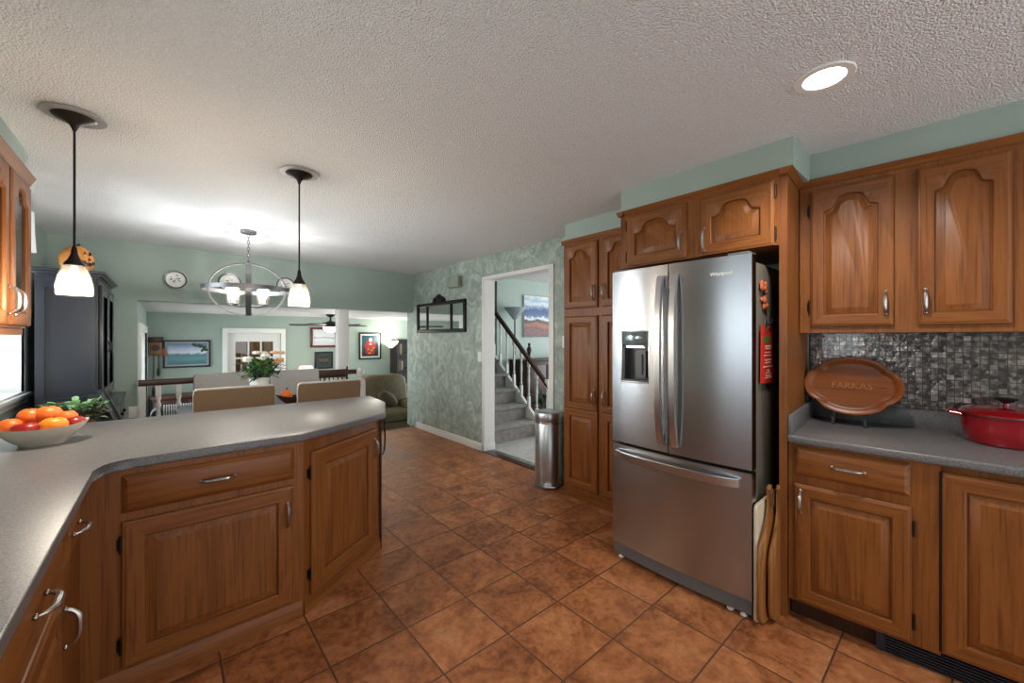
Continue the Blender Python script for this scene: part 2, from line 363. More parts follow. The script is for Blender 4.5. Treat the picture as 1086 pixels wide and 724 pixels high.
# ------------------------------------------------------------------ the room
ZC = 2.42; XL = -.87; XR = 2.985; YB = 5.85
AR = R(4.5)                                    # the right-hand run stands 4.5 degrees off the rest
def rp(s_, n_): return (2.364+s_*sin(AR)+n_*cos(AR), .6-s_*cos(AR)+n_*sin(AR))   # point along / into the right-hand run
RROT = -(pi/2-AR)
struct('floor', MB().prism([(XL, -2.2), rp(2.7, .70), rp(0, .70), (3.02, 2.4), (3.0, 2.4), (3.0, 5.80), (XL, 5.80)], -.1, 0), 'tile')
struct('floor_hall', MB().box(3.04, 9, -1, 6.05, -.12, -.004), 'carpet')
struct('floor_family', MB().box(-.35, 8, 5.7, 8.8, -.5, -.4), 'carpet')
struct('trim_step', MB().box(-.22, XR, 5.79, 5.84, -.4, .004, .004), 'walnut')
struct('trim_threshold', MB().box(2.955, 3.06, 2.82, 3.95, -.02, .006, .004), 'walnut')
struct('ceiling', MB().box(XL-.2, 4.2, -2.2, YB+.15, ZC, ZC+.1), 'ceiling')
struct('ceiling_hall', MB().box(3.135, 9, -1, 6.1, ZC, ZC+.1), 'ceil_smooth')
struct('ceiling_family', MB().box(-.4, 8, YB+.18, 8.8, 1.822, 1.92), 'ceil_smooth')
# left wall with two window openings
def wall_y(x0, x1, y0, y1, z0, z1, holes):
    mb = MB(); y = y0
    for (a, b, c, d) in sorted(holes):
        mb.box(x0, x1, y, a, z0, z1); mb.box(x0, x1, a, b, z0, c); mb.box(x0, x1, a, b, d, z1); y = b
    mb.box(x0, x1, y, y1, z0, z1); return mb
W1 = (.25, 1.65, 1.1, 2.0); W2 = (3.62, 4.98, .97, 2.02)
struct('wall_left', wall_y(XL-.28, XL, -2.2, YB+.18, 0, ZC, [W1, W2]), 'sage')
def window(n, w):
    y0, y1, z0, z1 = w
    mb = MB(); c = .085
    for (a, b, e, f) in ((y0-c, y0+.012, z0-c, z1+c), (y1-.012, y1+c, z0-c, z1+c), (y0+.012, y1-.012, z0-c, z0+.012), (y0+.012, y1-.012, z1-.012, z1+c)): mb.box(XL, XL+.022, a, b, e, f, .004)
    mb.box(XL, XL+.05, y0-c-.02, y1+c+.02, z0-.03, z0, .004)
    for (a, b, e, f) in ((y0, y0+.05, z0, z1), (y1-.05, y1, z0, z1), (y0+.05, y1-.05, z0, z0+.05), (y0+.05, y1-.05, z1-.05, z1), ((y0+y1)/2-.03, (y0+y1)/2+.03, z0+.05, z1-.05)): mb.box(XL-.27, XL-.22, a, b, e, f, .003)
    mb.box(XL-.26, XL-.23, y0+.05, y1-.05, (z0+z1)/2-.012, (z0+z1)/2+.012)
    for k in (.25, .75): mb.box(XL-.26, XL-.23, y0+(y1-y0)*k-.01, y0+(y1-y0)*k+.01, z0+.05, z1-.05)
    for (a, b, e, f) in ((y0, y0+.01, z0, z1), (y1-.01, y1, z0, z1), (y0+.01, y1-.01, z0, z0+.01), (y0+.01, y1-.01, z1-.01, z1)): mb.box(XL-.279, XL+.001, a, b, e, f)
    o = struct('window_%d' % n, mb, 'white_trim')
    MB().box(XL-.249, XL-.243, y0+.04, y1-.04, z0+.04, z1-.04).build('pane', 'glass', o)
window(1, W1); window(2, W2)
# dining end: header over the opening to the family room, wall left of it
XO = -.225
mb = MB().box(XL, XO, YB, YB+.18, 0, ZC); mb.box(XO, XR, YB, YB+.18, 1.815, ZC)
struct('wall_back', mb, 'sage')
# sponged hall wall with the doorway
DY0, DY1, DZ = 2.83, 3.95, 2.135
struct('wall_right', wall_y(XR, XR+.15, .66, 6.03, 0, ZC, [(DY0, DY1, 0, DZ)]), 'sponge')
struct('wall_kitchen', MB().prism([rp(-.05, .70), rp(2.7, .70), rp(2.7, .82), rp(-.05, .82)], 0, ZC), 'sage')
struct('wall_soffit', MB().prism([(2.366, .575), (2.366, 1.572), (2.70, 1.572), (2.70, 2.372), (3.0, 2.372), (3.03, .56), (2.7, .575)], 2.268, ZC), 'sage')
struct('wall_soffit_right', MB().prism([rp(-.02, .322), rp(2.7, .322), rp(2.7, .699), rp(-.02, .699)], 2.272, ZC), 'sage')
struct('wall_soffit_left', MB().box(XL, -.567, -2.2, 3.33, 2.272, ZC), 'sage')
# doorway lining and casing
mb = MB()
mb.box(XR-.006, XR+.156, DY1-.012, DY1+.006, 0, DZ); mb.box(XR-.006, XR+.156, DY0-.006, DY0+.012, 0, DZ); mb.box(XR-.006, XR+.156, DY0, DY1, DZ-.012, DZ+.006)
mb.box(XR-.014, XR, DY1-.004, DY1+.03, 0, DZ+.03, .003); mb.box(XR-.014, XR, DY0-.06, DY0+.004, 0, DZ+.03, .003); mb.box(XR-.0145, XR, DY0-.06, DY1+.03, DZ-.004, DZ+.0301, .003)
struct('door_1', mb, 'white_trim')
mb = MB()
prof = [(0, 0), (.014, 0), (.014, .075), (.008, .09), (0, .092)]
mb.loops([[(XR-a, y, b) for a, b in prof] for y in (DY1-.002, 5.70)]); mb.box(XR-.014, XR+.165, DY1-.014, DY1, 0, .092, .003)
struct('baseboard_right', mb, 'white_trim')
# family room shell
YF = 8.6
DX0, DX1, DZ1 = .83, 1.66, 1.5
mb = MB().box(-.4, DX0, YF, YF+.14, -.45, 1.86); mb.box(DX1, 7, YF, YF+.14, -.45, 1.86); mb.box(DX0, DX1, YF, YF+.14, DZ1, 1.86)
struct('wall_family', mb, 'sage')
struct('wall_family_left', wall_y(-.36, XO, YB+.18, YF, -.45, 1.86, [(6.3, 8.25, -.3, 1.5)]), 'sage')
struct('wall_family_front', MB().box(XR+.15, 8, 6.05, 6.17, -.45, ZC), 'sage')
# French door at the far end of the family room
d = struct('door_2', MB().box(DX0-.075, DX0, YF-.025, YF, -.4, DZ1+.08, .004).box(DX1, DX1+.075, YF-.025, YF, -.4, DZ1+.08, .004).box(DX0-.075, DX1+.075, YF-.0255, YF, DZ1, DZ1+.085, .004), 'white_trim')
mb = MB(); a, b = DX0, DX1
mb.box(a, a+.12, YF+.04, YF+.08, -.4, DZ1); mb.box(b-.12, b, YF+.04, YF+.08, -.4, DZ1); mb.box(a+.12, b-.12, YF+.04, YF+.08, 1.34, DZ1); mb.box(a+.12, b-.12, YF+.04, YF+.08, -.4, -.15)
for k in (1, 2): x = a+.12+(b-a-.24)*k/3; mb.box(x-.012, x+.012, YF+.045, YF+.075, -.15, 1.34)
for k in range(1, 5): z = -.15+1.49*k/5; mb.box(a+.12, b-.12, YF+.045, YF+.075, z-.012, z+.012)
mb.build('french_door', 'white_trim', d)
MB().box(a+.11, b-.11, YF+.058, YF+.062, -.16, 1.35).build('pane', 'glass', d)
mb = MB().box(DX0-.3, DX1+.3, YF+1.2, YF+1.3, -.45, 1.9).box(DX0-.35, DX0-.3, YF+.14, YF+1.3, -.45, 1.9).box(DX1+.3, DX1+.35, YF+.14, YF+1.3, -.45, 1.9).box(DX0-.35, DX1+.35, YF+.1, YF+1.3, -.5, -.45).box(DX0-.35, DX1+.35, YF+.14, YF+1.3, 1.86, 1.9)
struct('wall_den', mb, plain('tan_den_wall', srgb(150, 118, 84), .7))
light('den_fill_light', 'POINT', (1.5, YF+.7, 1.5), 2.2, (1, .8, .55), shadow_soft_size=.06)  # unseen point light added so the space behind the door is lit
# patio door of the family room (left)
mb = MB()
for (y0, y1, z0, z1) in ((6.22, 6.32, -.4, 1.58), (8.23, 8.33, -.4, 1.58), (6.32, 8.23, 1.48, 1.58), (6.32, 8.23, -.4, -.28), (7.22, 7.32, -.28, 1.48)): mb.box(XO-.1, XO+.02, y0, y1, z0, z1, .003)
mb.box(XO-.005, XO+.02, YB+.18, 6.22, -.4, 1.58)
d3 = struct('door_3', mb, 'white_trim'); MB().box(XO-.06, XO-.055, 6.3, 8.25, -.3, 1.5).build('pane', 'glass', d3)
# stair hall and living room beyond the doorway
struct('wall_living', MB().box(4.16, 8, 5.15, 5.27, 0, ZC), 'sage_pale')
struct('wall_stair', MB().box(XR+.15, 4.25, 5.93, 6.05, 0, ZC+1), 'sage_pale')
# column and railing at the step down
mb = MB().box(1.845, 1.985, YB-.005, YB+.135, -.4, 1.815, .004)
struct('trim_column', mb, 'white_trim')

# ------------------------------------------------------------------ cabinet building
def arch_z(u, drop):
    """cathedral arch: 1 at the middle, shoulders lower"""
    a = abs(u)
    if a < .42: k = 1-.12*(a/.42)**2
    elif a < .74: t = (a-.42)/.32; k = .88-(.88-.1)*(3*t*t-2*t**3)
    else: k = .1-.1*(a-.74)/.26
    return drop*(k-1)
def contour(w, h, ins, drop, y, n=28, top=None):
    t = ins if top is None else top
    x0, x1, z0, z1 = ins, w-ins, ins, h-t
    pts = [(x0, y, z0), (x1, y, z0)]
    for i in range(n+1):
        u = 1-2*i/n; pts.append((x0+(x1-x0)*(u+1)/2, y, z1+(arch_z(u, drop) if drop else 0)))
    return pts
def panel_door(w, h, stile=.058, drop=0, th=.023, mtx=None):
    mb = MB(mtx); top = stile+(.0 if not drop else -.008)
    L = [contour(w, h, 0, 0, 0), contour(w, h, 0, 0, -(th-.010)), contour(w, h, .003, 0, -(th-.006)), contour(w, h, .006, 0, -(th-.0055)), contour(w, h, .013, 0, -th),
         contour(w, h, stile, drop, -th, top=top), contour(w, h, stile+.004, drop, -(th-.003), top=top+.004), contour(w, h, stile+.006, drop, -(th-.016), top=top+.006),
         contour(w, h, stile+.02, drop, -(th-.016), top=top+.02)]
    mb.loops(L); n = len(L[0])
    for k, f_ in enumerate(mb.bm.faces):
        e = k % n
        if k < n*(len(L)-1) and e not in (1, n-1): f_.material_index = 1
    mb.panel = MB(mtx); a, b = stile+.012, top+.012
    mb.panel.loops([contour(w, h, a, drop, -(th-.0165), top=b), contour(w, h, a, drop, -(th-.014), top=b), contour(w, h, a+.026, drop*.95, -(th-.003), top=b+.026), contour(w, h, a+.028, drop*.95, -(th-.0015), top=b+.028)])
    return mb
def put_door(mb, name, par, loc):
    pn_ = mb.panel; o = mb.build(name, ['oak', 'oak_h'], par, loc); return o, pn_
def slab_front(w, h, th=.021, mtx=None):
    mb = MB(mtx); R4 = lambda i, y: [(i, y, i), (w-i, y, i), (w-i, y, h-i), (i, y, h-i)]
    mb.loops([R4(0, 0), R4(0, -.008), R4(.004, -.012), R4(.016, -th+.002), R4(.02, -th)]); return mb
def pull(length, horizontal, mtx):
    """spindle cabinet pull with two feet; local x/z in the door plane, -y outwards"""
    mb = MB(mtx); n = 14; pts = []; rs = []
    for i in range(n+1):
        t = i/n; u = 2*t-1
        pts.append((u*length/2, -.006-.026*(1-u**4), 0) if horizontal else (0, -.006-.026*(1-u**4), u*length/2))
        rs.append(.004+.0052*(1-u*u)**1.0)
    mb.tube(pts, rs, 8)
    for s_ in (-1, 1):
        c = (s_*length/2, -.005, 0) if horizontal else (0, -.005, s_*length/2)
        mb.sphere(c, (.0075, .006, .0075), 10, 6)
    return mb
def hinge(mtx):
    mb = MB(mtx); mb.tube([(0, -.012, -.028), (0, -.012, .028)], .0048, 8); mb.sphere((0, -.012, .031), .005, 8, 6); mb.sphere((0, -.012, -.031), .005, 8, 6); mb.box(-.011, .003, -.004, .001, -.022, .022); return mb
def door(par, x, z, w, h, y=0, drop=0, handle=None, hinges=None, mat='oak', stile=.058, hl=.11, lab=None):
    d_, pn_ = put_door(panel_door(w, h, stile, drop), 'door', par, (x, y, z)); pn_.build('raised_panel', 'oak', d_)
    if handle: pull(hl, False, T(handle[0], -.023, handle[1])).build('handle', 'nickel', d_)
    if hinges is not None:
        for hz in (h*.12+.02, h*.88-.02): hinge(T(hinges, 0, hz)).build('hinge', 'black_metal', d_)
    return d_
def drawer(par, x, z, w, h, y=0, hl=.115, handle=True):
    d_ = slab_front(w, h).build('drawer', 'oak_h', par, (x, y, z))
    if handle: pull(hl, True, T(w/2, -.021, h/2)).build('handle', 'nickel', d_)
    return d_

# ---- right-hand run (turned 4.5 degrees): local x along the run, y into the wall
CT = .925
c = thing('base_cabinet', 'oak base cabinet with one drawer over one door, right of the refrigerator', 'cabinet', (*rp(0, .012), 0), RROT)
MB().box(.004, .5, 0, .62, .098, .885).build('body', 'oak', c)
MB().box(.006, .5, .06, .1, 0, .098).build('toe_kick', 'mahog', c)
drawer(c, .031, .731, .408, .141); door(c, .031, .112, .413, .575, handle=(.026, .495), hinges=.418)
c = thing('panelled_appliance', 'oak panelled appliance front at the right edge under the counter with the red pot', 'cabinet', (*rp(0, .012), 0), RROT)
mb = MB().box(.5, .528, 0, .62, .098, .885); mb.box(.528, 1.13, .02, .62, .098, .885); mb.build('body', 'oak', c)
d_, pn_ = put_door(panel_door(.62, .745, .062, 0), 'front_panel', c, (.531, .004, .113)); pn_.build('raised_panel', 'oak', d_)
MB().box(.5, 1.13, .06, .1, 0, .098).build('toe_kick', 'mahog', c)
MB().box(.5225, .5305, -.0005, .02, .113, .857).build('painted_gap_shade', 'black_plastic', c)  # solid black strip, colours in the shade of the gap
v = thing('toe_kick_vent', 'blue-black metal louvre vent in the toe kick at lower right', 'vent', (*rp(.33, .045), 0), RROT)
mb = MB().box(0, .7, .006, .027, .008, .092); mb.build('backing', 'black_plastic', v)
mb = MB(); 
for k in range(6): mb.box(.03, .69, -.006, .007, .016+k*.0125, .022+k*.0125)
mb.box(0, .03, -.004, .007, .006, .094); mb.box(0, .7, -.004, .007, .09, .096); mb.box(0, .7, -.004, .007, .004, .01); mb.build('grille', plain('blue_black_grille', srgb(44, 46, 54), .4, .3), v)
# counter with upstand
c = thing('countertop', 'grey speckled countertop right of the refrigerator carrying tray and red pot', 'countertop', (*rp(0, 0), 0), RROT)
MB().box(.002, 1.5, -.018, .695, .886, CT, .010, 3).build('worktop', 'counter', c)
mb = MB().box(.022, 1.5, .678, .698, CT-.002, 1.022, .004); mb.box(.002, .022, .0, .698, CT-.002, 1.022, .004); mb.build('upstand', 'counter', c)
struct('wall_backsplash', MB().box(.0, 1.6, .690, .699, 1.02, 1.44), 'mosaic', loc=(*rp(0, 0), 0), rotz=RROT)
# uppers
c = thing('wall_cabinet', 'oak wall cabinet with two arched doors over the mosaic backsplash', 'cabinet', (*rp(0, .322), 0), RROT)
MB().box(.004, .83, 0, .37, 1.437, 2.255).build('body', 'oak', c)
door(c, .052, 1.472, .333, .742, drop=.075, handle=(.302, .112), hinges=-.004, stile=.055)
door(c, .466, 1.472, .285, .742, drop=.07, handle=(.026, .112), stile=.05)
mb = MB(); mb.loops([[(x, a, b) for a, b in ((.03, 2.24), (-.006, 2.24), (-.02, 2.262), (-.026, 2.275), (.03, 2.275))] for x in (.0, 1.4)]); mb.build('crown_moulding', 'oak_h', c)
c2 = thing('corner_wall_cabinet', 'plain oak wall cabinet end at the right edge beside the arched doors', 'cabinet', (*rp(0, .322), 0), RROT)
MB().box(.832, 1.5, 0, .37, 1.437, 2.255).build('body', 'oak', c2); door(c2, .87, 1.472, .3, .742, drop=.07, stile=.05)

# ---- refrigerator surround: local x = towards the camera along the wall, y into the wall
RN = -pi/2
c = thing('refrigerator_cabinet', 'oak cabinet above the refrigerator with two arched doors and tall side panel', 'cabinet', (2.364, 1.572, 0), RN)
def sl(s_, n_): x, y = rp(s_, n_); return (1.572-y, x-2.364)
MB().prism([(0, 0), sl(-.0325, 0), sl(-.0325, .59), (0, .6)], 1.885, 2.2545).build('body', 'oak', c)
MB().prism([sl(-.032, 0), sl(-.0005, 0), sl(-.0005, .61), sl(-.032, .61)], 0, 2.255).build('side_panel', 'oak', c)
MB().prism([sl(-.034, -.002), sl(.001, -.002), sl(.001, .0), sl(-.034, .0)], 0, 2.235).build('edge_strip', 'oak', c)
door(c, .055, 1.893, .408, .33, drop=.07, handle=(.382, .09), hinges=-.004, stile=.06, hl=.125)
door(c, .545, 1.885, .375, .335, drop=.07, handle=(.03, .09), hinges=.379, stile=.06, hl=.125)
mb = MB(); pr = ((.03, 2.235), (-.004, 2.235), (-.018, 2.258), (-.026, 2.267), (.03, 2.267))
mb.loops([[(x+(-a if 0 else 0), a, b) for a, b in pr] for x in (-.0, .972)])
pr2 = ((-.03, 2.235), (.004, 2.235), (.018, 2.258), (.026, 2.267), (-.03, 2.267))
mb.loops([[(sl(a, y)[0], y, b) for a, b in pr2] for y in (-.026, .29)]); mb.loops([[(0-a, y, b) for a, b in pr2] for y in (-.026, .30)]); mb.build('crown_moulding', 'oak_h', c)

# ---- pantry
c = thing('pantry_cabinet', 'tall oak pantry cabinet with upper and lower door pairs left of the refrigerator', 'cabinet', (2.685, 2.372, 0), RN)
MB().box(0, .775, 0, .285, .075, 2.262).build('body', 'oak', c)
MB().box(.0, .775, .035, .285, 0, .076).build('toe_kick', 'oak_h', c)
PW = .352
for x, hx, sd in ((.022, PW-.028, None), (.418, .028, None)):
    door(c, x, 1.662, PW, .555, drop=.07, handle=(hx, .12), stile=.058, hl=.12)
    # lower door with a mid rail: two panels
    d_ = MB(); h_ = 1.475
    o, pn_ = put_door(panel_door(PW, .80, .058, 0, mtx=T(0, 0, .675)), 'door', c, (x, 0, .122)); pn_.build('raised_panel', 'oak', o)
    lo, pn_ = put_door(panel_door(PW, .675, .058, 0), 'lower_frame', o, None); pn_.build('raised_panel', 'oak', o)
    pull(.12, False, T(hx, -.021, .80)).build('handle', 'nickel', o)
mb = MB(); mb.loops([[(x, a, b) for a, b in ((.03, 2.235), (-.004, 2.235), (-.016, 2.256), (-.022, 2.27), (.03, 2.27))] for x in (-.022, .775)]); mb.build('crown_moulding', 'oak_h', c)

# ---- peninsula and left run
c = thing('peninsula_cabinet', 'oak peninsula cabinet with one wide drawer over one wide door', 'cabinet', (0, 2.228, 0), 0)
mb = MB().box(-.2445, .53, 0, .66, .0, .885); mb.build('body', 'oak', c)
mb = MB(); mb.loops([[(x, a, b) for a, b in ((.03, 0), (-.012, 0), (-.012, .03), (-.004, .06), (.0, .075), (.03, .075))] for x in (-.235, .525)]); mb.build('base_moulding', 'oak_h', c)
drawer(c, -.131, .708, .618, .15, hl=.125); door(c, -.131, .09, .615, .584, handle=(.585, .45), hinges=-.004, stile=.066, hl=.115)
DA = R(33.3)
c = thing('angled_cabinet', 'oak cabinet with single door set at an angle at the end of the peninsula', 'cabinet', (.53, 2.228, 0), DA)
IA = (Matrix.Translation((.53, 2.228, 0)) @ Matrix.Rotation(DA, 4, 'Z')).inverted()
MB(IA).prism([(.5305, 2.2283), (1.0816, 2.590), (1.11, 2.66), (1.13, 2.90), (.5305, 2.888)], .07, .885).build('body', 'oak', c)
mb = MB(); mb.loops([[(x, a, b) for a, b in ((.03, 0), (-.012, 0), (-.012, .03), (-.004, .06), (.0, .075), (.03, .075))] for x in (0, .66)]); mb.build('base_moulding', 'oak_h', c)
door(c, .042, .078, .56, .74, handle=(.525, .62), hinges=-.006, stile=.085, hl=.12)
MB(IA).prism([(1.080, 2.582), (1.094, 2.584), (1.124, 2.66), (1.145, 2.905), (1.131, 2.905), (1.111, 2.66)], .0, .885).build('end_panel', 'mahog', c)
cord = MB().tube([(1.142, 2.66, .86), (1.162, 2.70, .80), (1.177, 2.72, .70), (1.167, 2.71, .62), (1.142, 2.68, .60)], .006, 8).build('hanging_cord', 'black_plastic')
tag(cord, 'looped dark cord hanging at the end of the peninsula', 'cord')

LR = pi/2
def left_unit(label, y0, y1, drw, drs):
    c = thing('base_cabinet', label, 'cabinet', (-.245, y0, 0), LR)
    MB().box(.002, y1-y0-.002, 0, .60, .098, .885).build('body', 'oak', c)
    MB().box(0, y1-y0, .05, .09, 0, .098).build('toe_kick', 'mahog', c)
    for a, b in drw: drawer(c, a-y0, .708, b-a, .15)
    for a, b, hx, hg in drs: door(c, a-y0, .11, b-a, .565, handle=(hx, .46), hinges=hg)
    return c
left_unit('oak base cabinet with drawer and door near the left front, under the grey counter', 1.0, 1.78, [(1.12, 1.745)], [(1.12, 1.745, .595, None)])
left_unit('narrow oak corner base cabinet with drawer against the peninsula', 1.78, 2.222, [(1.80, 2.06)], [])
left_unit('oak base cabinet at bottom left edge, nearest the viewer', .3, 1.0, [(.32, .98)], [(.32, .98, .63, None)])
mb = MB()
poly = [(-.2, -.6), (-.2, 2.09), (-.197, 2.13), (-.187, 2.165), (-.168, 2.19), (-.14, 2.205), (-.10, 2.21), (.526, 2.21), (1.066, 2.474), (1.085, 2.50), (1.245, 2.87), (1.25, 2.9), (1.297, 3.28), (1.28, 3.305), (XL+.002, 3.315), (XL+.002, -.6)]
mb.prism(poly, .886, CT, bev=.009)
tag(mb.build('countertop', 'counter'), 'long grey speckled L-shaped countertop of the left run and peninsula', 'countertop')

# left wall cabinets with glass doors
c = thing('glass_wall_cabinet', 'oak wall cabinet with arched glass doors at upper left', 'cabinet', (-.56, 2.05, 0), LR)
LW = 1.275
mb = MB().box(0, LW, .30, .308, 1.46, 2.255).box(0, .018, 0, .30, 1.46, 2.255).box(LW-.018, LW, 0, .30, 1.46, 2.255).box(0, LW, 0, .30, 1.46, 1.478).box(0, LW, 0, .30, 2.235, 2.255)
for z in (1.72, 1.98): mb.box(.018, LW-.018, .02, .30, z, z+.016)
for a, b in ((0, .035), (.405, .46), (.845, .90), (LW-.035, LW)): mb.box(a, b, -.001, .02, 1.46, 2.255)
mb.box(0, LW, -.001, .02, 1.46, 1.49); mb.box(0, LW, -.001, .02, 2.20, 2.255)
mb.build('body', 'oak', c)
def glass_door(x, w, hx):
    h = .735; st = .06; mb = MB()
    L = [contour(w, h, 0, 0, 0), contour(w, h, 0, 0, -.016), contour(w, h, .01, 0, -.021), contour(w, h, st, .07, -.021, top=st-.01), contour(w, h, st+.008, .07, -.012, top=st-.002), contour(w, h, st+.008, .07, 0, top=st-.002)]
    L.append(L[0]); mb.loops(L, caps=False); d_ = mb.build('door', 'oak', c, (x, 0, 1.472))
    g = MB(); pts = contour(w, h, st, .07, -.009, top=st-.01); g.loops([pts, [(a, -.006, b) for a, _, b in pts]]); g.build('glass_pane', 'glass', d_)
    pull(.125, False, T(hx, -.021, .11)).build('handle', 'nickel', d_)
glass_door(.025, .39, .035); glass_door(.45, .40, .37); glass_door(.89, .355, .032)
mb = MB(); pr = ((.03, 2.225), (-.006, 2.225), (-.018, 2.25), (-.03, 2.275), (.03, 2.275)); mb.loops([[(x, a, b) for a, b in pr] for x in (0, LW+.02)]); mb.build('crown_moulding', 'oak_h', c)
MB().box(0, LW-.02, .012, .03, 1.425, 1.462).build('light_rail', 'oak_h', c)

# ------------------------------------------------------------------ refrigerator
FW = .812
fr = thing('refrigerator', 'large stainless steel French-door refrigerator with ice dispenser', 'refrigerator', (2.185, 1.515, 0), RN)
def bulge(x): u = 2*x/FW-1; return -.022*(1-u*u)
def curved(mb, x0, x1, z0, z1, back=.06, n=None, d=0):
    n = n or max(2, int((x1-x0)/.03))
    xs = [x0+(x1-x0)*i/n for i in range(n+1)]
    A = [mb.v((x, bulge(x)+d, z0)) for x in xs]; B = [mb.v((x, bulge(x)+d, z1)) for x in xs]
    for i in range(n): mb.f([A[i], A[i+1], B[i+1], B[i]], True)
    C = [mb.v((x, bulge(x)+d, z0)) for x in xs]; D = [mb.v((x, bulge(x)+d, z1)) for x in xs]
    b = [mb.v(p) for p in ((x0, back, z0), (x1, back, z0), (x1, back, z1), (x0, back, z1))]
    mb.f(C+[b[1], b[0]]); mb.f(D[::-1]+[b[3], b[2]]); mb.f([C[0], D[0], b[3], b[0]]); mb.f([C[-1], b[1], b[2], D[-1]]); mb.f(b)
MB().box(.012, FW-.012, .075, .76, .03, 1.80, .006).build('case', 'fridge_side', fr)
MB().box(.008, FW-.008, .058, .078, .10, 1.826).build('door_seal', 'gasket', fr)
XS = .390
HX0, HX1, HZ0, HZ1 = .072, .268, 1.135, 1.452
mb = MB()
curved(mb, 0, HX0, .752, 1.83); curved(mb, HX1, XS-.002, .752, 1.83, n=5); curved(mb, HX0, HX1, .752, HZ0, n=6); curved(mb, HX0, HX1, HZ1, 1.83, n=6)
dl = mb.build('door', 'steel', fr, merge=False)
mb = MB(); curved(mb, XS+.004, FW, .752, 1.83); dr = mb.build('door', 'steel', fr, merge=False)
mb = MB(); curved(mb, 0, FW, .105, .735); dz = mb.build('freezer_drawer', 'steel', fr, merge=False)
def bar_handle(x, z0, z1, dx):
    mb = MB(); L = []; n = 16
    for i in range(n+1):
        t = i/n; u = 2*t-1; y = bulge(x)-.014-.036*(1-u**4); z = z0+(z1-z0)*t; w = .016
        L.append([(x-w, y-.012, z), (x+w, y-.012, z), (x+w, y+.012, z), (x-w, y+.012, z)])
    return mb.loops(L)
bar_handle(.352, .80, 1.765, 0).build('handle', 'steel_handle', dl); bar_handle(.437, .80, 1.765, 0).build('handle', 'steel_handle', dr)
mb = MB(); L = []
for i in range(25):
    t = i/24; u = 2*t-1; x = .035+(FW-.085)*t; y = bulge(x)-.014-.034*(1-u**6); L.append([(x, y-.012, .662), (x, y-.012, .700), (x, y+.012, .700), (x, y+.012, .662)])
mb.loops(L).build('handle', 'steel_handle', dz)
# dispenser
yb = bulge(.17)
mb = MB(); 
for (a, b, e, f) in ((HX0-.004, HX0+.006, HZ0-.004, HZ1+.004), (HX1-.006, HX1+.004, HZ0-.004, HZ1+.004), (HX0+.006, HX1-.006, HZ0-.004, HZ0+.008), (HX0+.006, HX1-.006, HZ1-.006, HZ1+.004)):
    mb.box(a, b, yb-.004+(.010 if b < .1 else 0), .05, e, f, .002)
dsp = mb.build('dispenser', 'steel_v', dl)
MB().box(HX0+.006, HX1-.006, yb+.004, yb+.02, 1.368, HZ1-.006, .002).build('control_panel', 'dark_screen', dsp)
mb = MB().box(HX0+.006, HX1-.006, .048, .056, HZ0+.008, 1.368).box(HX0+.0055, HX0+.02, yb+.012, .05, HZ0+.008, 1.368).box(HX0+.006, HX1-.006, yb+.012, .05, 1.355, 1.368); mb.build('recess', plain('dark_grey_recess', srgb(60, 62, 64), .4), dsp)
MB().box(HX0+.035, HX1-.045, yb+.006, yb+.028, 1.348, 1.362, .003).build('lamp_bar', 'led_bar', dsp)
mb = MB().prism(rrect(.155, .225, 1.165, 1.33, .012), .020, .046, 'y'); mb.build('paddle', 'grey_plastic', dsp)
MB().prism(rrect(.198, .206, 1.185, 1.31, .003), .014, .021, 'y').build('paddle_slot', 'black_plastic', dsp)
MB().box(HX0+.01, HX1-.008, yb+.002, .045, HZ0+.006, HZ0+.018, .003).build('drip_tray', 'grey_plastic', dsp)
mb = MB(); curved(mb, .004, FW-.004, .03, .098, d=.012); gr = mb.build('base_grille', 'grey_plastic', fr, merge=False)
for x in (.045, .70, .765): MB().lathe([(.016, 0), (.018, .006), (.012, .012), (.012, .035)], (x, .035, 0), 12).build('foot', 'white_plastic', fr)
MB().box(.70, .80, -.004, .10, 1.83, 1.842, .003).build('hinge_cover', 'grey_plastic', fr)
MB().box(.01, .11, -.0, .10, 1.83, 1.842, .003).build('hinge_cover', 'grey_plastic', fr)
def text_mesh(body, size, depth, name, mat, parent, loc, rot):
    cu = bpy.data.curves.new(name, 'FONT'); cu.body = body; cu.size = size; cu.extrude = depth; cu.align_x = 'CENTER'; cu.align_y = 'CENTER'; cu.resolution_u = 3
    t = bpy.data.objects.new(name, cu); COL.objects.link(t); bpy.context.view_layer.update()
    me = bpy.data.meshes.new_from_object(t.evaluated_get(bpy.context.evaluated_depsgraph_get())); bpy.data.objects.remove(t)
    o = bpy.data.objects.new(name, me); COL.objects.link(o); o.parent = parent; o.location = loc; o.rotation_euler = rot; me.materials.clear(); me.materials.append(M[mat]); return o
text_mesh('Whirlpool', .026, .0008, 'brand_lettering', 'white_plastic', dr, (.672, bulge(.672)-.0012, 1.742), (R(90), 0, R(2)))

